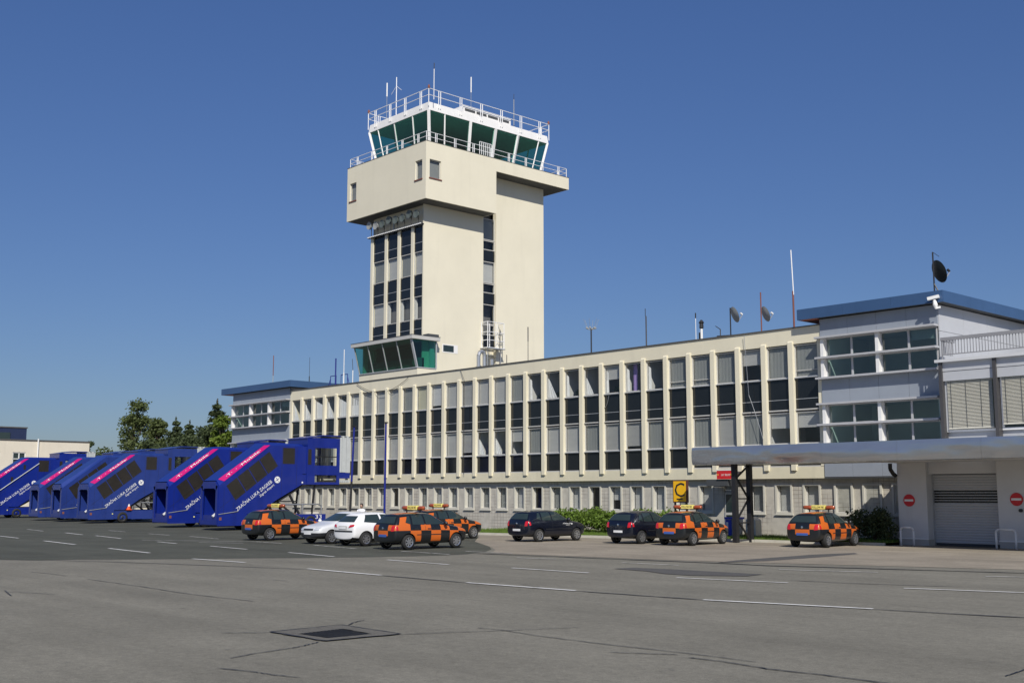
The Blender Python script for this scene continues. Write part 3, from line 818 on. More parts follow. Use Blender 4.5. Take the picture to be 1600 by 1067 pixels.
# fine cable hanging over the front
def cable(name, pts, r, label, parent=None, mat='lettering_black'):
    P = []
    for (a, c, sag) in pts:
        a = Vector(a); c = Vector(c)
        for k in range(13):
            t = k/12; p = a.lerp(c, t); p.z -= sag*4*t*(1-t); P.append(p)
    o = MB().path(P, r, n=5).build(name, mat, parent)
    if label: tag(o, label, 'cable')
    return o
cable('cable', [((-69.3, -0.03, 10.3), (-63.0, -0.03, 10.3), 0.85)], 0.016, 'thin dark cable sagging in a loop below the small lookout room')
cable('cable', [((-57.4, -0.02, 10.4), (-56.9, -0.08, 9.6), 0.0), ((-56.9, -0.08, 9.6), (-56.9, -0.08, 3.5), 0.0)], 0.014, 'dark cable running down a fin from the parapet beside the silver duct')
cable('cable', [((-44.9, 0.1, 7.9), (-44.2, 0.1, 7.9), 0.75)], 0.014, 'short pale cable loop hanging below an upper window', mat='galv')
cable('cable', [((-34.6, -0.07, 10.3), (-34.4, -0.08, 7.2), 0.0), ((-34.4, -0.08, 7.2), (-33.6, -0.08, 4.9), -0.1)], 0.012, 'thin pale cable dropping across the bays below the masted dish', mat='galv')

# ================================================================== WINGS
def wing(name, label, x0, x1, side, bays):
    o = empty(name, ((x0+x1)/2, 6, 0), label=label, cat='building')
    # core boxes, set back behind the cladding
    c = MB()
    c.box(x0+0.02, x1-0.02, 0.08, 0.3, 9.72, 10.62); c.box(x0+0.02, x1-0.02, 0.08, 0.3, 6.5, 7.72); c.box(x0+0.02, x1-0.02, 0.08, 0.3, 3.0, 4.5)
    c.box(x1-0.3, x1-0.02, 0.3, 12, 2.97, 10.62); c.box(x0+0.02, x0+0.3, 0.3, 12, 2.97, 10.62); c.box(x0+0.3, x1-0.3, 11.7, 12, 0, 10.62)
    c.box(x0+0.3, x1-0.3, 0.3, 11.7, 6.6, 7.6); c.box(x0+0.3, x1-0.3, 0.3, 11.7, 9.9, 10.2); c.box(x0+0.3, x1-0.3, 0.3, 11.7, 3.0, 4.4)
    c.build('core', 'interior', o)
    MB().box(x0+0.3, x1-0.3, 4.0, 4.1, 4.4, 9.9).build('inner_wall', 'interior', o)
    n = max(3, round((x1-x0)/1.6))
    for za, zb in ((9.76, 10.63), (6.55, 7.68), (3.03, 4.45)):
        for k in range(n):
            a = x0+(x1-x0)*k/n; bq = x0+(x1-x0)*(k+1)/n
            MB().box(a+0.006, bq-0.006, 0.0, 0.08, za, zb).build('panel', 'cladding', o)
    # right flank panels
    for za, zb in ((9.46, 10.63), (7.6, 9.44), (5.3, 7.58), (3.0, 5.28)):
        for k in range(5):
            MB().box(x1-0.015, x1+0.03, 0.02+2.4*k+0.006 if k else 0.085, 0.02+2.4*(k+1)-0.006, za, zb).build('panel', 'cladding_white', o)
    # glazing bands
    for za, zb in ((7.73, 9.70), (4.50, 6.49)):
        zm = (za+zb)/2
        for z in (za, zm, zb):
            MB().box(x0-0.12, x1+0.0, -0.36, 0.06, z-0.045, z+0.045).build('ledge', 'ledge', o)
        nb = bays
        for k in range(nb):
            a = x0+0.12+(x1-x0-0.2)*k/nb; bq = x0+0.12+(x1-x0-0.2)*(k+1)/nb
            MB().box(a, a+0.16, -0.20, 0.1, za+0.045, zm-0.045).box(a, a+0.16, -0.20, 0.1, zm+0.045, zb-0.045).build('pier', 'cab_white', o)
            m2 = (a+0.16+bq)/2
            for zz0, zz1 in ((za, zm), (zm, zb)):
                for u0, u1 in ((a+0.16, m2), (m2, bq)):
                    f = MB(); ww, hh = u1-u0, zz1-zz0-0.09
                    wf = wframe(ww, hh, 0.05, 0.06); f.v = wf.v; f.f = wf.f; f.m = wf.m
                    fo = f.build('window', 'ledge', o, world=False)
                    fo.location = Vector((u0, 0.06, zz0+0.045))-wl(o)
                    MB().vq(0.05, ww-0.05, 0.028, 0.05, hh-0.05).build('pane', 'glass_wing', fo, world=False)
                    if random.random() < 0.3 and zz1 > 8.8:
                        MB().box(0.06, ww-0.06, 0.12, 0.13, hh*random.uniform(0.2, 0.6), hh-0.05).build('blind', 'blind_grey', fo, world=False)
    # ground floor
    MB().box(x0, x1, GY, GY+0.25, 0, 2.97).build('ground_floor_wall', 'stone', o)
    MB().box(x0+0.05, x1, -0.02, 0.3, 2.95, 3.0).build('drip_strip', 'soffit_dark', o)
    nwin = 4 if bays < 3 else 0
    for k in range(nwin):
        c0 = x0+0.82+1.5*k
        wd = wput('window', gfr, o, (c0, GY-0.03, 1.33)); put('pane', gpn, wd); put('blind', gbl if k != 1 else gbg, wd, (0, -0.062, 0))
        wput('surround', sur, o, (c0, GY-0.06, 1.33))
    # roof
    rx0, rx1 = (x0-1.0, x1+0.5)
    if side < 0: rx0, rx1 = x0-1.38, x1+0.63
    MB().box(rx0+0.06, rx1-0.06, -0.34, 12.4, 10.68, 11.12).build('roof', 'soffit_dark', o)
    MB().box(rx0+0.08, x0-0.03, -0.32, 12, 10.66, 10.678).build('soffit', 'soffit_red', o)
    nf = max(3, round((rx1-rx0)/2.4))
    for k in range(nf):
        a = rx0+(rx1-rx0)*k/nf; bq = rx0+(rx1-rx0)*(k+1)/nf
        MB().box(a+0.004, bq-0.004, -0.40, -0.345, 10.66, 11.18).build('fascia_panel', 'roof_blue', o)
    for xx, sg in ((rx1, 1), (rx0, -1)):
        for k in range(5):
            a = -0.34+12.8*k/5; bq = -0.34+12.8*(k+1)/5
            MB().box(xx-0.055*sg, xx, a+0.004, bq-0.004, 10.66, 11.18).build('fascia_panel', 'roof_blue', o)
    return o
rw = wing('glazed_wing', 'pale blue clad wing with flat blue roof at the right end of the office block', XR+0.0, -24.17, 1, 2)
lw = wing('glazed_wing', 'pale blue clad wing with flat blue roof behind the boarding stairs, left end', -87.7, XL-0.02, -1, 3)

# ================================================================== CONTROL TOWER
tw = empty('control_tower', (-66, 7, 0), label='tall cream airport control tower with green glazed cab rising over the office block', cat='tower')
TX0, TX1, TY0, TY1 = -69.05, -62.6, 0.85, 12.75
m = MB()
m.box(TX1-0.10, TX1, TY0, TY0+0.4, 9.9, 26.1); m.box(TX1-0.35, TX1, TY0+0.4, 6.50, 9.9, 26.1); m.box(TX1-0.35, TX1, 7.77, TY1, 9.9, 26.1)
m.box(TX0, TX0+0.3, TY0+0.25, TY1, 9.9, 26.1); m.box(TX0+0.3, TX1-0.35, TY1-0.3, TY1, 9.9, 26.1)
m.box(TX1-0.3501, TX1-0.34, 6.5, 7.77, 9.9, 12.85)
m.build('shaft_wall', 'cream_tower', tw)
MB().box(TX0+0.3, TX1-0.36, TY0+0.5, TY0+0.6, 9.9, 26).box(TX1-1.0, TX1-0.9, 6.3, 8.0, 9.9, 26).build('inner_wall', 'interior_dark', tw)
MB().box(TX0+0.28, TX1-0.10, TY0+0.2, TY0+0.39, 21.3, 22.8).build('shaft_lintel', 'cream_tower', tw)
tfin = MB().box(0, 0.30, 0, 0.28, 12.9, 21.35).mesh('fin', 'cream_tower')
bays = [(-68.58, -67.24), (-66.95, -65.68), (-65.39, -64.05), (-63.76, -62.95)]
for xx in (-69.04, -67.26, -65.68, -64.06): wput('fin', tfin, tw, (xx, TY0, 0))
for k, (a, bq) in enumerate([(-68.74, -67.26), (-66.96, -65.68), (-65.38, -64.06), (-63.76, TX1-0.10)]):
    for z0, z1, kd_ in ((19.44, 21.3, 'p'), (17.74, 19.40, 'w'), (16.2, 17.70, 'p'), (14.5, 16.16, 'w'), (13.2, 14.46, 'p')):
        if kd_ == 'p':
            MB().box(a, bq, TY0+0.10, TY0+0.15, z0, z0+0.6).box(a, bq, TY0+0.10, TY0+0.15, z0+0.63, z1).box(a, bq, TY0+0.08, TY0+0.13, z0+0.6, z0+0.63, 1).build('panel', ['black_glass', 'alu'], tw)
        else:
            wf = wframe(bq-a, z1-z0, 0.05, 0.06); fo = wf.build('window', 'frame_grey', tw, world=False); fo.location = Vector((a, TY0+0.08, z0))-wl(tw)
            MB().vq(0.05, bq-a-0.05, 0.028, 0.05, z1-z0-0.05).build('pane', 'glass', fo, world=False)
            kind = ['blind_grey', 'blind_light', 'blind_grey', 'blind_light'][k] if z0 > 17 else ['blind_light', None, None, None][k]
            if kind: MB().box(0.06, bq-a-0.06, 0.15, 0.16, 0.06, z1-z0-0.06).build('blind', kind, fo, world=False)
            else: MB().box(0.02, 0.12, 0.1, 0.28, 0.06, z1-z0-0.06).build('reveal', 'interior', fo, world=False)
# window strip in the flank
for z0, z1, kd_ in ((21.08, 22.72, 'G'), (20.32, 21.04, 'C'), (19.48, 20.28, 'p'), (17.82, 19.44, 'F'), (17.06, 17.78, 'C'), (16.25, 17.02, 'p'), (14.72, 16.2, 'C'), (13.9, 14.68, 'C'), (12.9, 13.86, 'p')):
    a, bq = 6.52, 7.75
    if kd_ == 'p':
        MB().box(TX1-0.22, TX1-0.16, a, bq, z0, z1).build('panel', 'black_glass', tw)
    else:
        f = MB(); h = z1-z0
        for (p, q_, r_, s_) in ((a, a+0.05, z0, z1), (bq-0.05, bq, z0, z1), (a+0.05, bq-0.05, z0, z0+0.05), (a+0.05, bq-0.05, z1-0.05, z1)):
            f.box(TX1-0.22, TX1-0.15, p, q_, r_, s_)
        fo = f.build('window', 'frame_grey', tw)
        MB().vx(TX1-0.185, a+0.05, bq-0.05, z0+0.05, z1-0.05).build('pane', 'glass', fo, world=False, fix=False)
        for nm, mt, d0, d1 in (('blind', {'F': 'blind_light', 'G': 'blind_grey', 'C': None}[kd_], 0.32, 0.31),):
            if mt:
                c = MB().box(TX1-d0, TX1-d1, a+0.05, bq-0.05, z0+0.05, z1-0.05).build(nm, mt, fo, world=False)
# head and slab
HX0, HX1 = -71.05, -61.33
def wall_with_holes():
    m = MB()
    # front wall (Y 0..0.3) with two openings, right wall with one
    def strip_x(x0, x1, z0, z1): m.box(x0, x1, 0, 0.3, z0, z1)
    o1 = (-70.70, -69.85, 24.3, 25.7); o2 = (-62.55, -61.75, 24.3, 25.7)
    strip_x(HX0, HX1, 25.7, 26.97); strip_x(HX0, HX1, 22.8, 24.3)
    strip_x(HX0, o1[0], 24.3, 25.7); strip_x(o1[1], o2[0], 24.3, 25.7); strip_x(o2[1], HX1, 24.3, 25.7)
    ya, yb = 0.34, 1.37
    m.box(HX1-0.3, HX1, 0.3, 6.65, 25.7, 26.97); m.box(HX1-0.3, HX1, 0.3, 6.65, 22.8, 24.35)
    m.box(HX1-0.3, HX1, 0.3, ya+0.0, 24.35, 25.7); m.box(HX1-0.3, HX1, yb, 6.65, 24.35, 25.7)
    m.box(HX0, HX0+0.3, 0.3, 6.65, 22.8, 26.97); m.box(HX0+0.3, HX1-0.3, 6.35, 6.65, 22.8, 26.0)
    m.box(HX0+0.3, HX1-0.3, 0.3, 6.35, 22.86, 23.0)
    m.box(HX0, HX1, 6.65, 14.32, 26.02, 26.97); m.box(HX0+0.3, HX1-0.3, 0.3, 6.65, 26.6, 26.9)
    return m
wall_with_holes().build('head', 'cream_tower', tw)
MB().box(HX0+0.12, HX1-0.12, 0.12, 6.5, 22.77, 22.798).box(HX0+0.12, HX1-0.12, 6.66, 14.2, 25.99, 26.018).build('soffit', 'soffit_tower_shade', tw)  # dark sheet under head and slab, the shade put into its colour
MB().box(HX0-0.02, HX1+0.02, -0.02, 14.34, 26.97, 27.0).build('coping', 'coping', tw)
for (x0, x1) in ((-70.70, -69.85), (-62.55, -61.75)):
    wf = wframe(x1-x0, 1.4, 0.06, 0.06); fo = wf.build('window', 'frame_grey', tw, world=False); fo.location = Vector((x0, 0.10, 24.3))-wl(tw)
    MB().vq(0.06, x1-x0-0.06, 0.028, 0.06, 1.34).build('pane', 'glass', fo, world=False)
    MB().box(0.03, x1-x0-0.03, 0.12, 0.13, 0.03, 1.37).build('blind', 'blind_grey', fo, world=False)
    MB().box(-0.06, x1-x0+0.06, -0.16, 0.0, -0.07, 0.0).build('sill', 'rust_red', fo, world=False)
f = MB()
for p, q_, r_, s_ in ((0.34, 0.40, 24.35, 25.7), (1.31, 1.37, 24.35, 25.7), (0.40, 1.31, 24.35, 24.41), (0.40, 1.31, 25.64, 25.7)): f.box(HX1-0.16, HX1-0.10, p, q_, r_, s_)
fo = f.build('window', 'frame_grey', tw)
MB().vx(HX1-0.13, 0.4, 1.31, 24.41, 25.64).build('pane', 'glass', fo, world=False)
MB().box(HX1-0.24, HX1-0.23, 0.36, 1.36, 24.36, 25.68).build('blind', 'blind_grey', fo, world=False)
MB().box(HX1-0.10, HX1+0.06, 0.28, 1.43, 24.28, 24.35).build('sill', 'rust_red', fo, world=False)
# service rail and floodlights under the head
m = MB()
for k in range(30):
    x = TX0-0.1+k*(6.6/30)
    m.box(x, x+0.12, 0.58, 0.66, 21.30, 21.36)
m.build('white_clips', 'white_paint', tw)
MB().box(TX0-0.15, TX1+0.02, 0.66, 0.86, 21.28, 21.34).build('service_rail', 'steel_black', tw)
for k in range(8):
    x = TX0+0.35+k*0.82
    z = 22.02+(0.14 if k % 3 == 0 else 0)
    d = MB(); d.lathe([(0.0, 0.12), (0.14, 0.10), (0.27, 0.0), (0.30, -0.16), (0.0, -0.12)], (x, 0.55, z), axis='Y', n=12)
    fo = d.build('floodlight', 'dish_grey' if k < 2 else 'flood_shaded', tw)  # darker after the first two: the head's shadow is put into the grey
    MB().tube((x, 0.65, 21.34), (x, 0.65, z), 0.03, n=6).build('bracket', 'steel_black', fo, world=False)
    if k in (0, 3):
        MB().tube((x+0.3, 0.7, 21.34), (x+0.3, 0.7, 22.4), 0.06, n=8).build('bracket', 'dish_grey', fo, world=False)

# glazed cab
CX0, CX1, CY0, CY1 = -69.8, -62.35, 1.0, 13.1       # roof underside
IN = 0.55
GX0, GX1, GY0, GY1 = CX0+IN, CX1-IN, CY0+IN, CY1-IN  # foot of glass
ZB, ZT = 26.98, 29.74
cm = MB()
def ring(x0, x1, y0, y1, z): return [(x0, y0, z), (x1, y0, z), (x1, y1, z), (x0, y1, z)]
vs = ring(CX0, CX1, CY0, CY1, ZT)+ring(CX0+0.08, CX1-0.08, CY0+0.08, CY1-0.08, 30.36)
cm.add(vs, [(0, 1, 2, 3), (4, 5, 6, 7), (0, 1, 5, 4), (1, 2, 6, 5), (2, 3, 7, 6), (3, 0, 4, 7)])
cm.build('cab_roof', 'cab_white', tw)
MB().box(CX0+0.3, CX1-0.3, CY0+0.3, CY1-0.3, ZT-0.06, ZT-0.004).build('cab_ceiling', 'interior', tw)
MB().box(GX0+0.05, GX1-0.05, GY0+0.05, GY1-0.05, 27.0, 27.06).build('cab_floor', 'interior_dark', tw)
MB().box(GX0+1.2, GX0+2.4, 5, 10, 27.06, 29.6).box(GX0+0.6, GX1-0.5, 3.2, 4.0, 27.06, 27.9).box(GX1-1.0, GX1-0.5, 4.5, 11.5, 27.06, 27.85).build('cab_desks', 'interior_dark', tw)
def lerp3(a, c, t): return tuple(a[i]+(c[i]-a[i])*t for i in range(3))
faces = {'front': (((GX0, GY0, ZB), (GX1, GY0, ZB)), ((CX0+0.06, CY0+0.06, ZT), (CX1-0.06, CY0+0.06, ZT)), [0, .15, .43, .74, 1.0]),
         'right': (((GX1, GY0, ZB), (GX1, GY1, ZB)), ((CX1-0.06, CY0+0.06, ZT), (CX1-0.06, CY1-0.06, ZT)), [0, .125, .33, .54, .735, .92, 1.0]),
         'back': (((GX1, GY1, ZB), (GX0, GY1, ZB)), ((CX1-0.06, CY1-0.06, ZT), (CX0+0.06, CY1-0.06, ZT)), [0, .3, .6, 1.0]),
         'left': (((GX0, GY1, ZB), (GX0, GY0, ZB)), ((CX0+0.06, CY1-0.06, ZT), (CX0+0.06, CY0+0.06, ZT)), [0, .2, .4, .6, .8, 1.0])}
for nm, (bt, tp, cuts) in faces.items():
    for i, (t0, t1) in enumerate(zip(cuts[:-1], cuts[1:])):
        p = [lerp3(bt[0], bt[1], t0), lerp3(bt[0], bt[1], t1), lerp3(tp[0], tp[1], t1), lerp3(tp[0], tp[1], t0)]
        MB().add(p, [(0, 1, 2, 3)]).build('cab_pane', 'glass_cab', tw, fix=False)
    for i, t in enumerate(cuts[:-1]):
        thick = 0.22 if (i == 0 or (nm == 'right' and i in (2, 3, 4))) else 0.10
        MB().bar(lerp3(bt[0], bt[1], t), lerp3(tp[0], tp[1], t), thick, thick*0.8).build('cab_mullion', 'cab_white', tw)
# penthouse on the cab roof
MB().box(-64.6, -62.75, 4.6, 9.4, 30.37, 31.0).build('roof_housing', 'cab_white', tw)
for k in range(4): MB().box(-62.752, -62.735, 4.75+k*1.15, 5.75+k*1.15, 30.62, 30.82).build('louvre', 'soffit_dark', tw)
def railing(o, ring_pts, z0, z1, mids, posts, r=0.028, name='railing', mat='white_paint', pair=0.0, closed=True):
    n = len(ring_pts)
    for i in range(n if closed else n-1):
        a = Vector((*ring_pts[i], 0)); c = Vector((*ring_pts[(i+1) % n], 0))
        m = MB()
        for z in [z1]+mids: m.tube(a+Vector((0, 0, z)), c+Vector((0, 0, z)), r, n=6)
        L_ = (c-a).length; k = posts[i % len(posts)]
        for j in range(k):
            t = (j+0.5)/k if k > 1 else 0.5
            for dd in ((-pair, pair) if pair else (0,)):
                p = a+(c-a)*t+(c-a).normalized()*dd
                m.tube(p+Vector((0, 0, z0)), p+Vector((0, 0, z1)), r*1.15, n=6)
        m.tube(a+Vector((0, 0, z0)), a+Vector((0, 0, z1)), r*1.15, n=6)
        m.build(name, mat, o)
railing(tw, [(CX0-0.02, CY0-0.02), (CX1+0.02, CY0-0.02), (CX1+0.02, CY1+0.02), (CX0-0.02, CY1+0.02)], 30.0, 31.32, [30.84], [4, 6, 4, 6], pair=0.09)
railing(tw, [(HX0+0.15, 0.15), (HX1-0.15, 0.15), (HX1-0.15, 14.2), (HX0+0.15, 14.2)], 27.0, 27.72, [27.36], [5, 8, 5, 8], r=0.024, pair=0.07)
m = MB()
for k in range(7): m.tube((HX1-0.12, 5.1+k*0.2, 27.0), (HX1-0.12, 5.1+k*0.2, 28.0), 0.025, n=6)
m.tube((HX1-0.12, 5.1, 28.0), (HX1-0.12, 6.3, 28.0), 0.03, n=6); m.build('gate', 'white_paint', tw)
for xx, yy in ((CX0, CY0), (CX1, CY0), (CX1, CY1)):
    MB().lathe([(0.0, 0.0), (0.09, 0.0), (0.09, 0.14), (0.04, 0.26), (0.0, 0.28)], (xx, yy, 31.34), n=10).build('obstruction_light', 'rust_red', tw)
# small lookout room at the foot of the tower
lk = empty('lookout_room', (-65.6, 1, 10.2), label='small green glazed lookout room with a slanted front at the foot of the tower', cat='building')
MB().box(-69.1, -62.13, 0.05, 1.74, 10.42, 10.93).build('base_wall', 'cream_tower', lk)
MB().box(-68.9, -62.4, 1.4, 1.74, 10.93, 12.9).box(-69.04, -68.9, 0.3, 1.74, 10.93, 12.88).build('inner_wall', 'interior', lk)
ft = -0.45
gpts = lambda x, t: (x, 0.07+(ft-0.07)*t, 10.97+1.90*t)
xs = [-69.05, -67.35, -65.6, -63.9, -62.2]
for a, bq in zip(xs[:-1], xs[1:]):
    MB().add([gpts(a, 0), gpts(bq, 0), gpts(bq, 1), gpts(a, 1)], [(0, 1, 2, 3)]).build('pane', 'glass_green', lk, fix=False)
for i, x in enumerate(xs):
    MB().bar(gpts(x, 0), gpts(x, 1), 0.20 if i == 4 else 0.07, 0.08).build('mullion', 'alu', lk)
MB().add([(-62.15, 0.1, 10.97), (-62.15, 1.70, 10.97), (-62.15, 1.70, 12.87), (-62.15, ft+0.03, 12.87)], [(0, 1, 2, 3)]).build('pane', 'glass_green', lk, fix=False)
MB().box(-62.2, -62.1, 1.68, 1.76, 10.93, 12.9).box(-62.2, -62.09, 0.0, 1.7, 10.9, 10.97).box(-69.1, -62.1, -0.02, 0.10, 10.90, 10.96).build('frame', 'alu', lk)
MB().box(-69.3, -61.9, ft-0.16, 1.9, 12.88, 13.14).build('roof', 'frame_grey', lk)
MB().box(-69.32, -61.88, ft-0.18, 1.92, 13.14, 13.17).box(-66.5, -62.0, 0.9, 1.85, 13.17, 13.35).build('roof_edge', 'soffit_dark', lk)
MB().box(-68.6, -62.6, 0.5, 1.0, 10.95, 11.7).build('desk', 'interior_dark', lk)
# little window low in the tower flank
f = MB(); f.box(TX1-0.02, TX1+0.015, 2.64, 4.07, 12.23, 12.30).box(TX1-0.02, TX1+0.015, 2.64, 4.07, 12.77, 12.84).box(TX1-0.02, TX1+0.015, 2.64, 2.72, 12.3, 12.77).box(TX1-0.02, TX1+0.015, 3.7, 4.07, 12.3, 12.77)
fo = f.build('window', 'cab_white', tw)
MB().box(TX1-0.02, TX1+0.008, 2.72, 3.7, 12.3, 12.77).build('pane', 'car_glass', fo, world=False)
# escape landing on the flank strip
ld = empty('escape_landing', (-62.2, 7.1, 12.9), label='white tubular escape landing cage below the tower flank windows', cat='landing')
m = MB()
for y in (6.3, 7.1, 7.9):
    for x in (TX1+0.05, TX1+0.75): m.tube((x, y, 12.85), (x, y, 14.75), 0.03, n=6)
for z in (12.85, 13.4, 14.0, 14.75):
    m.tube((TX1+0.75, 6.3, z), (TX1+0.75, 7.9, z), 0.028, n=6); m.tube((TX1+0.05, 6.3, z), (TX1+0.75, 6.3, z), 0.028, n=6); m.tube((TX1+0.05, 7.9, z), (TX1+0.75, 7.9, z), 0.028, n=6)
m.build('cage', 'white_paint', ld)
m = MB()
for y in (6.5, 7.8): m.tube((TX1+0.5, y, 10.4), (TX1+0.5, y, 12.85), 0.025, n=6)
for k in range(5): m.tube((TX1+0.5, 6.5, 11.2+0.3*k), (TX1+0.5, 7.8, 11.05+0.3*k), 0.012, n=5)
m.build('ladder', 'galv', ld)
MB().box(TX1+0.02, TX1+0.8, 6.2, 8.0, 12.78, 12.84).build('platform', 'galv', ld)
du = MB(); du.path([(-61.6, 5.2, 10.2), (-61.6, 5.2, 12.1), (-61.6, 5.3, 12.35), (-61.6, 5.5, 12.45), (-61.6, 5.7, 12.35), (-61.6, 5.75, 12.1), (-61.6, 5.75, 10.2)], 0.14, n=12)
tag(du.build('vent_duct', 'galv', smooth=False), 'shiny galvanised vent duct bent over like a hook beside the tower', 'duct')
du = MB().tube((-61.4, 6.3, 10.2), (-61.4, 6.3, 11.9), 0.13, n=12).tube((-61.4, 6.7, 10.2), (-61.4, 6.7, 11.4), 0.12, n=12)
tag(du.build('vent_pipe', 'galv'), 'pair of straight galvanised vent pipes left of the escape landing', 'pipe')

# ================================================================== GARAGE, TERRACE, CANOPY
gr = empty('garage_building', (-18, 2, 0), label='white garage with grey roller door and blind-shaded upper floor at the right edge', cat='building')
GX_0, GX_1, GYF = -25.8, -10.0, -1.2
DX0, DX1, DZ = -24.45, -21.35, 3.07
m = MB()
m.box(GX_0, DX0, GYF, 3.0, 0.27, 3.62); m.box(DX1, GX_1, GYF, 3.0, 0.27, 3.62); m.box(DX0, DX1, GYF+0.25, 3.0, DZ, 3.62)
m.build('wall', 'garage_wall', gr)
MB().box(GX_0-0.02, DX0, GYF-0.03, 3.0, 0, 0.27).box(DX1, GX_1, GYF-0.03, 3.0, 0, 0.27).build('plinth', 'plinth', gr)
MB().box(GX_0-0.03, DX0+0.02, GYF-0.045, GYF+0.02, 0.27, 0.31).box(DX1-0.02, GX_1, GYF-0.045, GYF+0.02, 0.27, 0.31).build('plinth_cap', 'sign_white', gr)
dr = MB().box(DX0, DX1, -0.62, -0.55, 0.02, DZ).build('roller_door', 'soffit_dark', gr)
n = 26
for k in range(n):
    z0 = 0.12+(DZ-0.14)*k/n; z1 = 0.12+(DZ-0.14)*(k+0.95)/n
    win = 15 <= k <= 19
    mm_ = MB()
    if win:
        mm_.box(DX0+0.03, DX1-0.03, -0.66, -0.622, z0, z0+0.03)
        MB().box(DX0+0.08, DX1-0.08, -0.645, -0.625, z0+0.03, z1).build('door_light', 'black_glass', dr, world=False).location = (0, 0, 0)
    else:
        mm_.prism([(-0.665, z0), (-0.675, (z0+z1)/2), (-0.665, z1), (-0.62, z1), (-0.62, z0)], lambda a, c, t: (t, a, c), DX0+0.03, DX1-0.03)
    mm_.build('slat', 'shutter', dr, world=False)
# fix children positions: roller door object carries the -parent offset
for c in dr.children: c.location = (0, 0, 0)
MB().box(DX0-0.0, DX0+0.05, -0.72, -0.62, 0, DZ).box(DX1-0.05, DX1, -0.72, -0.62, 0, DZ).box(DX0, DX1, -0.72, -0.62, DZ, DZ+0.05).build('door_frame', 'galv', gr)
# upper floor
TX_0, TX_1 = -23.6, -10.0
m = MB(); m.box(TX_0, TX_1, -0.85, 6, 3.62, 4.85); m.box(TX_0, TX_1, -1.12, 6, 7.05, 7.45); m.box(TX_0, TX_1, -1.14, 6, 7.47, 7.86); m.box(TX_0, TX_0+0.2, -1.0, 6, 4.85, 7.05)
m.build('upper_wall', 'cladding_white', gr)
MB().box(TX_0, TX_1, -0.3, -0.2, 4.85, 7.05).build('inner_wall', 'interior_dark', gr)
MB().box(TX_0-0.15, TX_1, -1.32, 6, 7.86, 7.98).build('terrace_edge', 'garage_wall', gr)
posts_x = [-23.62, -21.25, -18.9, -16.55, -14.2]
for x in posts_x: MB().box(x, x+0.14, -1.24, -0.9, 3.62, 7.86).build('post', 'dark_post', gr)
for a in posts_x[:-1]:
    x0, x1 = a+0.16, a+2.35
    fo = MB().box(x0, x0+0.09, -0.95, -0.88, 4.85, 7.05).box(x1-0.09, x1, -0.95, -0.88, 4.85, 7.05).box(x0+0.09, x1-0.09, -0.95, -0.88, 4.85, 4.95).build('window', 'white_paint', gr)
    MB().vq(x0+0.09, x1-0.09, -0.92, 4.95, 7.05).build('pane', 'glass_wing', fo, world=False)
    bl = MB(); zt, zb = 7.04, (5.02 if a < -22 else 5.12)
    ns = 34
    for k in range(ns):
        z = zb+(zt-zb)*k/ns; h = (zt-zb)/ns
        bl.add([(x0+0.10, -1.05, z), (x1-0.12, -1.05, z), (x1-0.12, -1.0, z+h*0.92), (x0+0.10, -1.0, z+h*0.92)], [(0, 1, 2, 3)])
    bl.box(x0+0.10, x1-0.12, -1.06, -0.99, zb-0.05, zb)
    bo = bl.build('blind', 'slat', fo, world=False, fix=False); bo['kind'] = 'stuff'
    cl = MB()
    for t in (0.12, 0.42, 0.72): cl.box(x0+(x1-x0)*t, x0+(x1-x0)*t+0.012, -1.062, -1.052, zb, zt)
    cl.build('blind_cord', 'soffit_dark', fo, world=False)
# terrace railing
rl = empty('terrace_railing', (-23.45, -1.1, 7.98), label='grey baluster railing round the terrace above the roller-blind windows', cat='railing')
rx, ry = -23.45, -1.15
MB().box(rx-0.04, -10, ry-0.05, ry+0.05, 8.80, 8.94).build('top_rail', 'rail_grey', rl)
MB().box(rx-0.02, -10, ry-0.02, ry+0.02, 8.17, 8.21).build('bottom_rail', 'rail_grey', rl)
MB().box(rx-0.05, rx+0.05, ry+0.051, -0.05, 8.80, 8.94).build('top_rail', 'rail_grey', rl)
bm_ = MB().box(-0.013, 0.013, -0.013, 0.013, 8.20, 8.81).mesh('baluster', 'rail_grey')
k = rx+0.1
while k < -17.5:
    wput('baluster', bm_, rl, (k, ry, 0)); k += 0.13
for y in (-1.0, -0.85, -0.7, -0.55, -0.4, -0.25): wput('baluster', bm_, rl, (rx, y, 0))
for x in (rx, -19.7, -16.0, -12.5): MB().box(x-0.025, x+0.025, ry-0.03, ry+0.03, 7.98, 8.8).build('post', 'rail_grey', rl)

# canopy
cn = empty('canopy', (-23, -3.5, 0), label='long grey metal canopy in front of the garage, its lower edge mirroring the ground', cat='canopy')
CXL, CXR, CYF = -33.95, -9.5, -5.4
prof = [(CYF+0.055, 4.37)]
_z = 4.36; _y = CYF+0.05
for k in range(12):
    a_ = R(9.0-26.0*(k/11.0)**1.5)              # face tilts from skyward to groundward
    _y -= math.tan(a_)*0.066; _z -= 0.066; prof.append((_y, _z))
prof += [(_y+0.10, 3.56), (_y+0.40, 3.55), (_y+0.40, 3.62), (_y+0.30, 4.30)]
def loft(poly, xs, mat, name, parent):
    m = MB(); n = len(poly); vs = []
    for x in xs: vs += [(x, a, c) for a, c in poly]
    fs = []
    for k in range(len(xs)-1):
        for i in range(n): fs.append((k*n+i, k*n+(i+1) % n, (k+1)*n+(i+1) % n, (k+1)*n+i))
    fs += [tuple(range(n-1, -1, -1)), tuple(range((len(xs)-1)*n, len(xs)*n))]
    o = m.add(vs, fs).build(name, mat, parent)
    return o
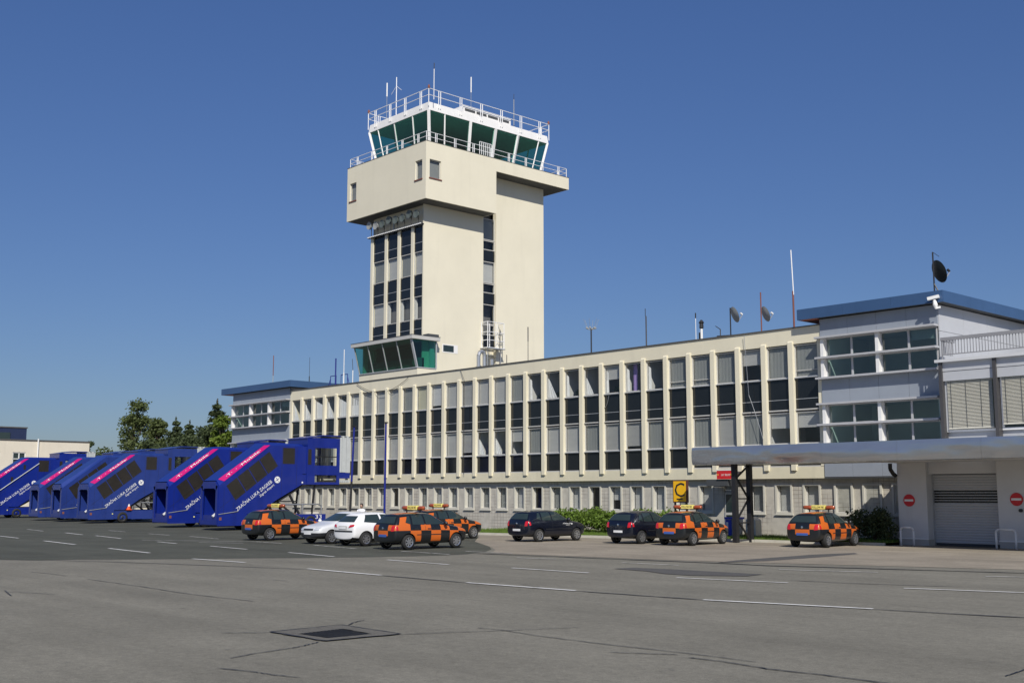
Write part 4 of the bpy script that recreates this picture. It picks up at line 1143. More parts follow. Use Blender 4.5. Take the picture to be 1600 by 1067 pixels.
for k in range(7):
    a = CXL+(CXR-CXL)*k/7; bq = CXL+(CXR-CXL)*(k+1)/7
    fo = loft(prof, [a+0.004, bq-0.004], 'fascia_metal', 'fascia_panel', cn)
    for p in fo.data.polygons: p.use_smooth = (abs(p.normal.x) < 0.5)
    fo.data.set_sharp_from_angle(angle=R(40))
MB().box(CXL+0.02, -25.82, CYF+0.46, -2.6, 3.57, 4.32).box(-25.8, CXR, CYF+0.46, GYF-0.01, 3.57, 4.32).build('deck', 'garage_wall', cn)
cl = empty('lattice_column', (-31.9, -4.3, 0), label='black steel lattice column carrying the left end of the canopy', cat='column')
for y in (-4.83, -3.70): MB().box(-32.02, -31.80, y-0.11, y+0.11, 0, 3.57).build('leg', 'steel_black', cl)
m = MB()
zz = [0.15, 1.05, 2.0, 2.95, 3.5]
for i in range(4):
    ya, yb = (-4.72, -3.81) if i % 2 else (-3.81, -4.72)
    m.bar((-31.9, ya, zz[i]), (-31.9, yb, zz[i+1]), 0.07, 0.07)
for z in (0.9, 2.0): m.bar((-31.9, -4.72, z), (-31.9, -3.81, z), 0.06, 0.06)
m.build('lacing', 'steel_black', cl)

# road signs on the garage pillars
def noentry(x, z, label):
    o = empty('no_entry_sign', (x, GYF, z), label=label, cat='sign', group='no entry signs on the garage')
    MB().lathe([(0.0, -0.045), (0.25, -0.045), (0.265, -0.035), (0.265, -0.012), (0.0, -0.012)], (0, 0, 0), axis='Y', n=32).build('disc', 'sign_red', o, world=False)
    MB().box(-0.205, 0.205, -0.052, -0.045, -0.045, 0.045).build('white_bar', 'sign_white', o, world=False)
noentry(-25.27, 1.94, 'round red no entry sign on the pillar left of the roller door')
noentry(-20.56, 2.0, 'round red no entry sign on the pillar right of the roller door')
def hoop(x0, x1, y, label):
    o = empty('barrier_hoop', ((x0+x1)/2, y, 0), label=label, cat='barrier', group='steel hoops before the garage')
    w = (x1-x0)/2
    pts = [(-w, 0, 0), (-w, 0, 0.66)]+[(-w+0.12-0.12*math.cos(a), 0, 0.66+0.12*math.sin(a)) for a in (0.5, 1.0, 1.57)]
    pts += [(w-0.12+0.12*math.sin(a), 0, 0.66+0.12*math.cos(a)) for a in (0.0, 0.5, 1.0, 1.57)]+[(w, 0, 0)]
    MB().path(pts, 0.045, n=10).build('tube', 'cab_white', o, world=False, smooth=True)  # white instead of bare steel: sunlight on the legs put into the colour
hoop(-25.45, -24.85, -1.75, 'galvanised steel hoop barrier left of the roller door')
hoop(-21.25, -20.45, -1.75, 'galvanised steel hoop barrier right of the roller door')
# little black lamp + spout
MB()
tag(MB().tube((-20.4, GYF-0.12, 1.55), (-20.4, GYF, 1.55), 0.07, n=12).build('door_horn', 'lettering_black'), 'small black horn fixed below the right no entry sign', 'horn')
tag(MB().path([(-25.95, -1.5, 3.55), (-25.95, -1.5, 3.3), (-25.9, -1.35, 3.1), (-25.85, -1.22, 3.0)], 0.09, n=10).build('rain_spout', 'lettering_black'), 'curved black rain spout under the canopy at the garage corner', 'pipe')

# signs by the door
sg = empty('stand_sign', (-36.2, -3.5, 0), label='yellow board with a large black letter C on two posts behind the parked cars', cat='sign')
MB().box(-36.67, -35.79, -3.5, -3.36, 1.80, 2.90).build('cabinet', 'sign_brown', sg)
MB().box(-36.62, -35.84, -3.515, -3.502, 1.85, 2.85).build('face', 'sign_yellow', sg)
text('C', 'lettering_black', sg, frameM((-0.03-0.0, -0.022, 2.08), (1, 0, 0), (0, 0, 1)), size=1.0, align='CENTER')
MB().box(-36.42, -36.04, -3.525, -3.517, 1.94, 2.00).build('underline', 'lettering_black', sg)
for x in (-36.62, -35.90): MB().box(x, x+0.07, -3.46, -3.39, 0.08, 1.80).build('post', 'steel_black', sg)
rs = empty('door_sign', (-35.45, -0.8, 3.0), label='red lettered sign box above the dark awning of the side door', cat='sign')
MB().box(-35.98, -35.0, -0.82, -0.74, 2.97, 3.40).build('board', 'sign_red', rs)
MB().box(-36.0, -34.98, -0.83, -0.73, 3.40, 3.45).build('cap', 'sign_white', rs)
text('LAT BLOK', 'sign_white', rs, frameM((-0.24, -0.025, 0.13), (1, 0, 0), (0, 0, 1)), size=0.15, width=0.55)
for x in (-35.90, -35.09):
    MB().prism([(x-0.03, 3.19), (x, 3.14), (x+0.03, 3.19), (x, 3.24)], lambda a, c, t: (a, t, c), -0.83, -0.821).build('diamond', 'lettering_yellow', rs)
bn = empty('refuse_bin', (-34.75, -1.1, 0.13), label='blue and grey wheeled refuse bin behind the lattice column', cat='bin')
MB().prism([(-0.26, 0.0), (0.26, 0.0), (0.32, 0.85), (-0.32, 0.85)], lambda a, c, t: (a, t, c), -0.3, 0.3).build('body', 'bin_grey', bn, world=False)
MB().box(-0.30, 0.06, -0.34, -0.301, 0.05, 0.82).build('front_panel', 'bin_blue', bn, world=False)
MB().box(-0.24, -0.12, -0.348, -0.341, 0.1, 0.7).build('white_stripe', 'sign_white', bn, world=False)
MB().box(-0.35, 0.35, -0.36, 0.36, 0.85, 0.95).build('lid', 'bin_blue', bn, world=False)
wb = MB().prism([(-0.3, 0), (0.3, 0), (0.3, 0.78), (0.1, 0.92), (-0.28, 0.84)], lambda a, c, t: (a, t, c), -0.25, 0.25).build('grit_box', 'box_white')
wb.location = (-33.75, -0.9, 0.14); tag(wb, 'weathered off-white grit box against the stone wall right of the lattice column', 'box')
st = MB().box(-36.55, -35.2, -0.35, 0.25, 0.1, 0.28).build('door_step', 'kerb'); tag(st, 'low concrete step before the side door', 'step')

# CCTV, dishes, masts -------------------------------------------------
cc = empty('security_camera', (-24.0, -0.5, 10.4), label='white security camera on a bracket under the blue roof corner', cat='camera')
MB().bar((-0.28, -0.1, 0.42), (0.20, 0.02, 0.50), 0.15, 0.14).build('housing', 'sign_white', cc, world=False)
MB().tube((-0.02, 0, 0.38), (0.02, 0, 0.12), 0.06, 0.11, n=10).tube((0.02, 0, 0.12), (0.04, 0, -0.05), 0.11, 0.05, n=10).bar((0.04, 0, -0.02), (0.22, 0.08, 0.02), 0.08, 0.08).build('mount', 'sign_white', cc, world=False)

def dish(name, loc, az, rad, mat, label, arm=True, mast=(2.0, 1.0), mastmat='steel_black', boom=False):
    o = empty(name, loc, label=label, cat='satellite dish')
    MB().tube((0, 0, 0), (0, 0, mast[0]), 0.035, n=8).build('mast', mastmat, o, world=False)
    c = Vector((math.cos(az)*0.18, math.sin(az)*0.18, mast[1])); d = Vector((math.cos(az)*0.93, math.sin(az)*0.93, 0.36)).normalized()
    u = Vector((0, 0, 1)).cross(d).normalized(); v = d.cross(u)
    vs = []; fs = []; n = 24; rings = 5
    for k in range(rings+1):
        r = rad*k/rings
        for i in range(n):
            a = 2*math.pi*i/n
            vs.append(c+u*math.cos(a)*r+v*math.sin(a)*r*1.08+d*(0.25*r*r/rad))
    for k in range(rings):
        for i in range(n): fs.append((k*n+i, k*n+(i+1) % n, (k+1)*n+(i+1) % n, (k+1)*n+i))
    MB().add(vs, fs).build('reflector', mat, o, world=False, smooth=True)
    if arm:
        e = c+d*rad*1.25-v*rad*0.35
        m = MB(); m.bar(c-v*rad*1.05+d*0.2*rad, e, 0.05, 0.05); m.build('feed_arm', 'galv', o, world=False)
        MB().tube(e, e+v*0.12-d*0.08, 0.05, 0.06, n=8).build('receiver', 'sign_white' if mat != 'dish_black' else 'lettering_black', o, world=False)
    if boom:
        MB().bar((-0.75, -0.25, 0.62), (0.55, 0.2, 0.62), 0.07, 0.07).bar((-0.55, -0.2, 0.62), (-0.55, -0.2, 1.0), 0.05, 0.05).bar((-0.55, -0.2, 1.0), (-0.8, -0.3, 1.2), 0.04, 0.04).build('boom', 'steel_black', o, world=False)
    return o
SA = math.atan2(-0.35, 0.93)
dish('satellite_dish', (-37.33, 2.5, 10.2), 1.08, 0.42, 'dish_grey', 'grey satellite dish on a mast with a cross boom, above the office block parapet', mast=(2.15, 1.75), boom=True)
dish('satellite_dish', (-35.31, 2.5, 10.2), 1.08, 0.40, 'dish_grey', 'grey satellite dish low on a rusty mast right of the boomed dish', mast=(2.75, 1.55), mastmat='rust_red')
rd = dish('satellite_dish', (-24.39, 0.3, 11.1), 1.05, 0.50, 'dish_black', 'large black satellite dish on the blue roof corner at right', mast=(2.0, 1.08))
MB().tube((0, 0, 0.55), (0.25, 0, 0.02), 0.03, n=6).tube((0, 0, 2.0), (0.3, 0.0, 1.75), 0.012, n=5).build('stay', 'steel_black', rd, world=False)

def mast(name, loc, parts, label, cat='antenna'):
    """parts: (dx,dz0,dz1,r,mat)"""
    o = empty(name, loc, label=label, cat=cat, group='rooftop antennas')
    for i, p in enumerate(parts):
        MB().tube((p[0], 0, p[1]), (p[0]+(p[5] if len(p) > 5 else 0), 0, p[2]), p[3], n=7).build('tube', p[4], o, world=False)
    return o
a = mast('antenna_mast', (-47.85, 2.5, 10.2), [(0, 0, 2.1, 0.045, 'steel_black')], 'dark mast topped by a crown of small pale lamps, nearest the tower right side')
for k in range(6):
    an = k*1.047
    MB().tube((0, 0, 2.05), (0.28*math.cos(an), 0.28*math.sin(an), 2.12), 0.02, n=5).lathe([(0, 0), (0.06, 0.02), (0.07, 0.08), (0, 0.14)], (0.28*math.cos(an), 0.28*math.sin(an), 2.10), n=8).tube((0.28*math.cos(an), 0.28*math.sin(an), 2.2), (0.5*math.cos(an), 0.5*math.sin(an), 2.72), 0.008, n=4).build('lamp_arm', 'dish_grey', a, world=False)
a = mast('antenna_mast', (-43.4, 2.5, 10.2), [(0, 0, 2.4, 0.04, 'dark_post'), (-0.05, 2.4, 2.85, 0.02, 'steel_black')], 'plain dark mast with a short spike, right of the lamp crown mast')
a = mast('whip_antenna', (-39.73, 2.5, 10.2), [(0, 0, 1.85, 0.02, 'white_paint'), (0, 1.85, 2.15, 0.035, 'lettering_black')], 'slim white rod antenna with a black tip beside the flue')
fl = empty('flue', (-39.33, 2.5, 10.2), label='short white flue pipe with a black cowl on the roof edge', cat='flue')
MB().tube((0, 0, 0), (0, 0, 1.2), 0.07, n=10).build('pipe', 'sign_white', fl, world=False)
MB().lathe([(0.07, 1.2), (0.12, 1.25), (0.11, 1.5), (0.16, 1.55), (0.05, 1.7), (0, 1.72)], (0, 0, 0), n=10).box(-0.16, -0.08, -0.05, 0.05, 0.4, 1.0).build('cowl', 'lettering_black', fl, world=False)
mast('whip_antenna', (-33.28, 2.5, 10.2), [(0, 0, 2.55, 0.05, 'rust_red'), (0.03, 2.35, 4.75, 0.03, 'white_paint', -0.08)], 'tallest white whip antenna on a dark post left of the blue roof')
mast('antenna_mast', (-88.0, 4, 11.1), [(0, 0, 0.7, 0.05, 'steel_black'), (0, 0.7, 1.5, 0.03, 'dish_grey'), (0, 1.5, 3.3, 0.035, 'rust_red')], 'thin banded mast on the left wing roof')
mast('antenna_mast', (-82.1, 4, 11.1), [(0, 0, 1.0, 0.04, 'steel_black'), (0, 1.0, 2.6, 0.015, 'steel_black')], 'hair-thin dark aerial on the left wing roof')
mast('antenna_mast', (-75.89, 2.5, 10.2), [(0, 0, 2.75, 0.055, 'pole_blue')], 'thick dark blue mast standing within the tubular roof frame')
mast('whip_antenna', (-74.73, 2.5, 10.2), [(0, 0, 1.5, 0.05, 'white_paint'), (0, 1.5, 3.35, 0.03, 'white_paint')], 'white stepped rod antenna left of the lookout room')
mast('whip_antenna', (-73.49, 2.5, 10.2), [(0, 0, 1.6, 0.035, 'white_paint'), (0, 1.6, 2.5, 0.02, 'steel_black', -0.1)], 'white rod with black top right beside the lookout room')
fr_ = MB()
for x in (-76.9, -76.1, -75.4, -74.5):
    fr_.tube((x, 2.7, 10.2), (x, 2.7, 11.6), 0.03, n=6)
for x0, x1 in ((-76.9, -76.1), (-75.4, -74.5)): fr_.tube((x0, 2.7, 11.6), (x1, 2.7, 11.6), 0.03, n=6)
fr_.tube((-77.5, 2.7, 10.2), (-76.9, 2.7, 11.4), 0.03, n=6).tube((-74.5, 2.7, 11.4), (-74.0, 2.7, 10.2), 0.03, n=6)
tag(fr_.build('ladder_frame', 'pole_blue'), 'dark tubular ladder frame on the roof left of the lookout room', 'frame')
mast('antenna_mast', (-56.28, 2.5, 10.2), [(0, 0, 1.9, 0.022, 'dark_post'), (0, 1.9, 2.95, 0.035, 'dark_post')], 'thin dark rod against the tower flank, left of a pair')
mast('antenna_mast', (-53.53, 2.5, 10.2), [(0, 0, 1.9, 0.022, 'dark_post'), (0, 1.9, 2.85, 0.035, 'dark_post')], 'thin dark rod against the tower flank, right of a pair')
mast('antenna_mast', (-55.6, 2.5, 10.2), [(0, 0, 1.2, 0.025, 'dark_post')], 'short stub rod between two thin rods before the tower flank')
# on the tower roof
mast('whip_antenna', (-69.4, 2.4, 30.3), [(0, 0, 2.6, 0.018, 'dish_grey'), (0, 2.6, 3.7, 0.05, 'sign_white')], 'thin aerial with a white cylinder tip, far left on the tower roof')
t2 = mast('whip_antenna', (-67.9, 2.2, 30.3), [(0, 0, 3.7, 0.035, 'white_paint')], 'white mast with drooping arms on the tower roof left side')
MB().tube((0, 0, 3.0), (-0.65, 0, 2.5), 0.015, n=5).tube((0, 0, 3.0), (0.65, 0, 2.5), 0.015, n=5).build('arm', 'white_paint', t2, world=False)
mast('whip_antenna', (-61.95, 1.15, 30.4), [(0, 0, 2.3, 0.028, 'white_paint'), (0, 2.3, 2.75, 0.03, 'steel_black')], 'slim white rod at the front corner of the tower roof')
mast('whip_antenna', (-63.0, 5.56, 31.0), [(0, 0, 1.3, 0.015, 'dish_grey'), (0, 1.3, 2.5, 0.045, 'sign_white')], 'thin aerial with a white cylinder tip above the roof housing')
mast('whip_antenna', (-63.0, 9.96, 30.3), [(0, 0, 2.5, 0.03, 'dish_grey'), (0, 2.5, 2.95, 0.02, 'steel_black')], 'grey rod near the right end of the tower roof')

# flagpoles
for (bx, by, tx, tz, lab) in ((-50.39, -13.43, -50.08, 5.75, 'slightly leaning blue flagpole with black foot right of the boarding stairs'), (-49.15, -12.06, -49.13, 5.95, 'upright blue flagpole with black cap behind the white hatchback')):
    o = empty('flagpole', (bx, by, 0), label=lab, cat='flagpole', group='blue flagpoles')
    dxx = tx-bx
    MB().tube((0, 0, 0), (dxx*0.5, 0, tz*0.5), 0.062, 0.058, n=10).build('lower_pole', 'lettering_black' if dxx > 0.1 else 'pole_blue', o, world=False)
    MB().tube((dxx*0.5, 0, tz*0.5), (dxx, 0, tz), 0.058, 0.05, n=10).build('upper_pole', 'pole_blue', o, world=False)
    MB().box(dxx-0.09, dxx+0.09, -0.09, 0.09, tz, tz+0.06).build('cap', 'lettering_black', o, world=False)

# ================================================================== VEHICLES
def wheel_meshes(r=0.30, wdt=0.19, spokes=7):
    t = MB().lathe([(r*0.62, -wdt/2), (r*0.93, -wdt/2), (r, -wdt*0.30), (r, wdt*0.30), (r*0.93, wdt/2), (r*0.62, wdt/2), (r*0.62, -wdt/2)], (0, 0, 0), axis='Y', n=28)
    tm = t.mesh('tyre', 'tyre', smooth=True)
    m = MB()
    m.lathe([(0.0, -0.01), (r*0.60, -0.01), (r*0.62, 0.0)], (0, 0, 0), axis='Y', n=24, mi=1)
    m.lathe([(r*0.56, -wdt/2+0.005), (r*0.66, -wdt/2-0.004), (r*0.66, wdt/2), (r*0.60, wdt/2), (r*0.56, -wdt/2+0.005)], (0, 0, 0), axis='Y', n=24)
    m.lathe([(0.0, -wdt/2-0.002), (r*0.16, -wdt/2-0.002), (r*0.2, -wdt/2+0.03), (0, -wdt/2+0.04)], (0, 0, 0), axis='Y', n=12)
    for k in range(spokes):
        a = 2*math.pi*k/spokes; u = Vector((math.cos(a), 0, math.sin(a)))
        m.bar(u*r*0.12+Vector((0, -wdt/2+0.012, 0)), u*r*0.60+Vector((0, -wdt/2+0.012, 0)), 0.062, 0.02, up=(0, 1, 0))
    return tm, m.mesh('rim', ['rim', 'plastic_dark'])
TYRE, RIM = wheel_meshes()
HUB = MB().lathe([(0.0, -0.06), (0.07, -0.06), (0.09, -0.02), (0.17, -0.03), (0.19, -0.05)], (0, 0, 0), axis='Y', n=20).mesh('hub', 'steel_black', smooth=True)

def body_cage(P):
    """control cage: stations x rows (half), returns verts/faces/material keys"""
    st = P['st']                                   # per station: (xlow, xtop, [(y,z)*8])
    ns = len(st)
    ring_n = 15
    V = []; F = []; K = []
    for xl, xt, pts in st:
        full = []
        for r, (y, z) in enumerate(pts):
            x = xl if r <= 4 else (xl+(xt-xl)*((1.0, 1.0, 1.0)[r-5]))
            full.append((x, y, z))
        half = full
        rg = half+[(x, -y, z) for x, y, z in half[-2::-1]]
        V += rg
    for s in range(ns-1):
        for r in range(ring_n-1):
            a = s*ring_n+r; b_ = a+1; c = a+ring_n+1; d = a+ring_n
            F.append((a, b_, c, d)); rr = r if r < 7 else 13-r
            K.append(('side', s, rr))
        F.append((s*ring_n+ring_n-1, s*ring_n, (s+1)*ring_n, (s+1)*ring_n+ring_n-1)); K.append(('under', s, 0))
    for end, s, bulge in (('rear', 0, -P.get('rb', 0.05)), ('front', ns-1, P.get('fb', 0.10))):
        base = s*ring_n
        rows = []
        for r in range(6):
            if r == 5:
                rows.append([base+5, base+6, base+7, base+8, base+9]); continue
            x, y, z = V[base+r]
            idx = [base+r]
            for fr2, bb in ((0.42, 0.8), (0, 1.0), (-0.42, 0.8)):
                V.append((x+bulge*bb, y*fr2, z)); idx.append(len(V)-1)
            idx.append(base+14-r)
            rows.append(idx)
        for r in range(5):
            for c in range(4):
                q_ = (rows[r][c], rows[r][c+1], rows[r+1][c+1], rows[r+1][c])
                F.append(q_ if end == 'front' else q_[::-1]); K.append((end, r, c))
        bt = rows[0]
        F.append(tuple(bt)); K.append(('under', 0, 0))
    return V, F, K

def car_body(name, P, matfn, mats):
    V, F, K = body_cage(P)
    me = bpy.data.meshes.new(name); me.from_pydata(V, [], F)
    for m_ in mats: me.materials.append(MATS[m_])
    for p, k in zip(me.polygons, K): p.material_index = matfn(*k)
    bm = bmesh.new(); bm.from_mesh(me); bmesh.ops.recalc_face_normals(bm, faces=bm.faces); bm.to_mesh(me); bm.free()
    ob = bpy.data.objects.new(name, me); COL.objects.link(ob)
    sb = ob.modifiers.new('s', 'SUBSURF'); sb.levels = 2; sb.render_levels = 2
    cut = MB()
    for x in P['wheels']:
        for sgn in (-1, 1):
            cut.tube((x, sgn*0.52, 0.30), (x, sgn*1.3, 0.30), P.get('arch', 0.355), n=28, mi=1)
    cme = cut.mesh('cut', [mats[0], 'plastic_dark'])
    for p in cme.polygons: p.material_index = 1
    co = bpy.data.objects.new('cut', cme); COL.objects.link(co)
    bo = ob.modifiers.new('b', 'BOOLEAN'); bo.operation = 'DIFFERENCE'; bo.object = co; bo.solver = 'EXACT'
    dg = bpy.context.evaluated_depsgraph_get()
    out = bpy.data.meshes.new_from_object(ob.evaluated_get(dg))
    bpy.data.objects.remove(ob); bpy.data.objects.remove(co)
    out.name = name
    out.polygons.foreach_set('use_smooth', [True]*len(out.polygons))
    out.set_sharp_from_angle(angle=R(35))
    bvh = BVHTree.FromPolygons([v.co.copy() for v in out.vertices], [tuple(p.vertices) for p in out.polygons])
    return out, bvh

def proj_pane(bvh, corners, axis, nu=8, nv=5, off=0.012, thick=0.0):
    """corners 4 (a,b) in the plane across axis; projected on the body from outside"""
    vs = []
    for j in range(nv+1):
        for i in range(nu+1):
            u, v = i/nu, j/nv
            a = (corners[0][0]*(1-u)+corners[1][0]*u)*(1-v)+(corners[3][0]*(1-u)+corners[2][0]*u)*v
            c = (corners[0][1]*(1-u)+corners[1][1]*u)*(1-v)+(corners[3][1]*(1-u)+corners[2][1]*u)*v
            if axis in ('+y', '-y'):
                s = 1 if axis == '+y' else -1
                h = bvh.ray_cast(Vector((a, 5*s, c)), Vector((0, -s, 0)))[0]
                vs.append((a, (h.y if h else 0.7*s)+off*s, c))
            elif axis == 'z':
                h = bvh.ray_cast(Vector((a, c, 5)), Vector((0, 0, -1)))[0]
                vs.append((a, c, (h.z if h else 1.4)+off))
            else:
                s = 1 if axis == '+x' else -1
                h = bvh.ray_cast(Vector((5*s, a, c)), Vector((-s, 0, 0)))[0]
                vs.append(((h.x if h else 1.5*s)+off*s, a, c))
    fs = [(j*(nu+1)+i, j*(nu+1)+i+1, (j+1)*(nu+1)+i+1, (j+1)*(nu+1)+i) for j in range(nv) for i in range(nu)]
    return MB().add(vs, fs)

def stations_hatch(H=1.46, belt=0.95, hood=0.97, nose=0.72, W=0.82, tail=-1.90, front=1.93, rtop=-1.62, wsx=0.20, cowl=0.86, roofw=0.585):
    zr = H
    def sec(w, zb=belt, z0=0.20, top=None, rw=roofw, rz=None, ws=1.0):
        if top is None:
            return [(0.60*w/W, z0), (w*0.955, z0+0.10), (w, 0.53), (w*0.995, 0.76), (w*0.955, zb), (rw, (rz or zr)-0.085), (rw*0.62, (rz or zr)-0.015), (0, rz or zr)]
        return [(0.60*w/W, z0), (w*0.955, z0+0.10), (w, 0.50), (w*0.99, min(0.74, top-0.12)), (w*0.93, top-0.045), (w*0.72, top), (w*0.40, top+0.015), (0, top+0.02)]
    return [
        (tail, rtop, sec(W*0.90, belt-0.01, 0.28, rw=roofw*0.93, rz=zr-0.10)),
        (tail+0.07, rtop+0.06, sec(W*0.955, belt, 0.24, rw=roofw*0.98, rz=zr-0.055)),
        (-1.12, -1.12, sec(W, belt, 0.20, rw=roofw, rz=zr-0.015)),
        (-0.63, -0.63, sec(W, belt, 0.19)),
        (-0.11, -0.14, sec(W, belt-0.005, 0.19)),
        (0.40, wsx-0.02, sec(W, belt-0.01, 0.19, rz=zr-0.02)),
        (cowl, cowl-0.02, sec(W, 0, 0.20, top=hood)),
        (1.36, 1.36, sec(W*0.985, 0, 0.20, top=hood-0.07)),
        (front-0.20, front-0.20, sec(W*0.93, 0, 0.22, top=(hood+nose)/2-0.02)),
        (front-0.06, front-0.06, sec(W*0.84, 0, 0.26, top=nose+0.02)),
    ]

def follow_mat(kind, s, r):
    # 0 orange 1 black 2 dark plastic
    if kind == 'under': return 1
    if kind == 'side':
        if r <= 0: return 1
        if r in (1, 2):                            # lower row
            return [1, 1, 0, 1, 0, 1, 0, 1, 1][s] if s < 9 else 1
        if r == 3:                                 # belt row
            return [0, 0, 1, 0, 1, 0, 1, 0, 0][s] if s < 9 else 1
        if r == 4:                                 # window row / hood flank
            return [1, 0, 1, 1, 1, 1, 1, 0, 0][s]
        if s <= 4: return 0 if s in (1, 2, 3) and r >= 6 else 1
        return [0, 1, 0, 1][s-5] if s-5 < 4 else 1
    if kind == 'rear':
        if s <= 1: return 1
        if s == 2: return 0 if r in (1, 2) else 1
        if s == 3: return 0 if r in (0, 3) else 1
        return 1
    if kind == 'front':
        return 0 if s >= 3 and r in (1, 2) else 1
    return 1
def plain_mat(kind, s, r): return 0 if not (kind == 'side' and r == 0) else 1
def h_mat(kind, s, r):
    if kind in ('front', 'rear') and s <= 1: return 1
    if kind == 'side' and r <= 0: return 1
    if kind == 'side' and r <= 1 and (s >= 7 or s == 0): return 1
    return 0

ST_POLO = stations_hatch()
ST_206 = stations_hatch(H=1.43, belt=0.93, hood=0.94, nose=0.68, W=0.825, tail=-1.86, front=1.95, rtop=-1.42, wsx=0.12, cowl=0.92, roofw=0.56)
ST_H = stations_hatch(H=1.42, belt=0.92, hood=0.93, nose=0.66, W=0.81, tail=-1.80, front=1.95, rtop=-1.40, wsx=0.10, cowl=0.92, roofw=0.56)

def make_car(name, label, group, stn, matfn, mats, style, cat='car'):
    P = dict(st=stn, wheels=(-1.23, 1.23))
    me, bvh = car_body('body', P, matfn, mats)
    o = empty(name, (0, 0, 0), label=label, cat=cat, group=group)
    put('body', me, o)
    H = stn[3][2][7][1]; belt = stn[3][2][4][1]
    zt = H-0.10
    rtx = stn[0][1]
    def pane(nm, cs, ax, mat='car_glass', **k):
        return proj_pane(bvh, cs, ax, **k).build(nm, mat, o, world=False, smooth=True, fix=True)
    wsx = stn[5][1]; cow = stn[6][0]
    for ax in ('-y', '+y'):
        pane('side_window', [(-0.36, belt+0.03), (cow-0.26, belt+0.035), (wsx+0.06, zt+0.0), (-0.36, zt+0.01)], ax)
        if style != '206':
            pane('side_window', [(-1.04, belt+0.04), (-0.44, belt+0.03), (-0.44, zt+0.01), (-0.98, zt-0.01)], ax)
            pane('quarter_window', [(-1.36, belt+0.12), (-1.12, belt+0.05), (-1.08, zt-0.02), (-1.20, zt-0.04)], ax, nu=4)
        else:
            pane('side_window', [(-1.32, belt+0.09), (-0.46, belt+0.03), (-0.46, zt+0.01), (-1.12, zt-0.01)], ax)
        # door shut lines and handles
        s = -1 if ax == '-y' else 1
        for x in (-0.40, 0.62):
            pane('door_gap', [(x-0.006, 0.34), (x+0.006, 0.34), (x+0.006, belt), (x-0.006, belt)], ax, 'plastic_dark', nu=1, nv=6, off=0.003)
        for x in ((-0.30, -0.98) if style != '206' else (-0.26,)):
            pane('door_handle', [(x, 0.80), (x+0.17, 0.80), (x+0.17, 0.835), (x, 0.835)], ax, 'plastic_dark' if style != 'navy' else 'paint_navy', nu=3, nv=1, off=0.02)
        pane('rubbing_strip', [(-0.85, 0.57), (0.85, 0.57), (0.85, 0.60), (-0.85, 0.60)], ax, 'plastic_dark', nu=8, nv=1, off=0.012)
        # mirrors
        mw = MB().lathe([(0.0, 0.09), (0.05, 0.085), (0.085, 0.04), (0.09, -0.03), (0.0, -0.05)], (0, 0, 0), axis='X', n=12)
        mo = put('door_mirror', mw.mesh('door_mirror', 'paint_black' if style != '206' and style != 'H' else 'paint_white', smooth=True), o, (cow-0.30, s*0.90, belt+0.06))
    pane('windscreen', [(-0.60, stn[6][2][7][1]+0.05), (0.60, stn[6][2][7][1]+0.05), (0.48, zt+0.005), (-0.48, zt+0.005)], '+x', nu=10, nv=8, off=0.02)
    pane('rear_window', [(-0.60, belt+0.09), (0.60, belt+0.09), (0.47, zt-0.06), (-0.47, zt-0.06)], '-x', nu=10, nv=8, off=0.016)
    # lamps
    if style == '206':
        for s in (-1, 1):
            pane('tail_light', [(s*0.42, 0.78), (s*0.72, 0.84), (s*0.74, 0.93), (s*0.5, 0.90)], '-x', 'tail_red', nu=5, nv=3, off=0.02)
        pane('rear_bumper_strip', [(-0.66, 0.60), (0.66, 0.60), (0.66, 0.66), (-0.66, 0.66)], '-x', 'plastic_dark', nu=10, nv=1, off=0.014)
        pane('license_plate', [(-0.24, 0.72), (0.24, 0.72), (0.24, 0.82), (-0.24, 0.82)], '-x', 'plate_white', nu=4, nv=1, off=0.02)
        pane('plate_recess', [(-0.30, 0.69), (0.30, 0.69), (0.30, 0.85), (-0.30, 0.85)], '-x', 'frame_grey', nu=4, nv=1, off=0.008)
    else:
        for s in (-1, 1):
            pane('tail_light', [(s*0.53, 0.72), (s*0.70, 0.74), (s*0.70, 0.96), (s*0.56, 0.95)], '-x', 'tail_red', nu=4, nv=4, off=0.022)
            pane('tail_light', [(-1.84, 0.76), (-1.74, 0.77), (-1.76, 0.93), (-1.83, 0.93)], '-y' if s < 0 else '+y', 'tail_red', nu=3, nv=3, off=0.012)
        pane('license_plate', [(-0.26, 0.50), (0.26, 0.50), (0.26, 0.60), (-0.26, 0.60)], '-x', 'plate_blue' if style == 'follow' else 'plate_white', nu=4, nv=1, off=0.02)
        MB().lathe([(0.0, -0.02), (0.05, -0.015), (0.055, 0.0)], (0, 0, 0), axis='X', n=14).build('badge', 'chrome', o, world=False).location = (bvh.ray_cast(Vector((-5, 0, 0.84)), Vector((1, 0, 0)))[0].x-0.004, 0, 0.84)
    for s in (-1, 1):
        pane('headlight', [(s*0.40, 0.60), (s*0.66, 0.62), (s*0.66, 0.74), (s*0.44, 0.73)], '+x', 'headlamp', nu=5, nv=4, off=0.02)
    pane('front_plate', [(-0.26, 0.42), (0.26, 0.42), (0.26, 0.52), (-0.26, 0.52)], '+x', 'plate_white', nu=4, nv=1, off=0.02)
    pane('grille', [(-0.36, 0.60), (0.36, 0.60), (0.34, 0.68), (-0.34, 0.68)], '+x', 'plastic_dark', nu=6, nv=2, off=0.012)
    # wheels
    for x in (-1.23, 1.23):
        for s in (-1, 1):
            wo_ = put('wheel', TYRE, o, (x, s*0.715, 0.30), (0, 0, 0 if s < 0 else math.pi))
            put('rim', RIM, wo_)
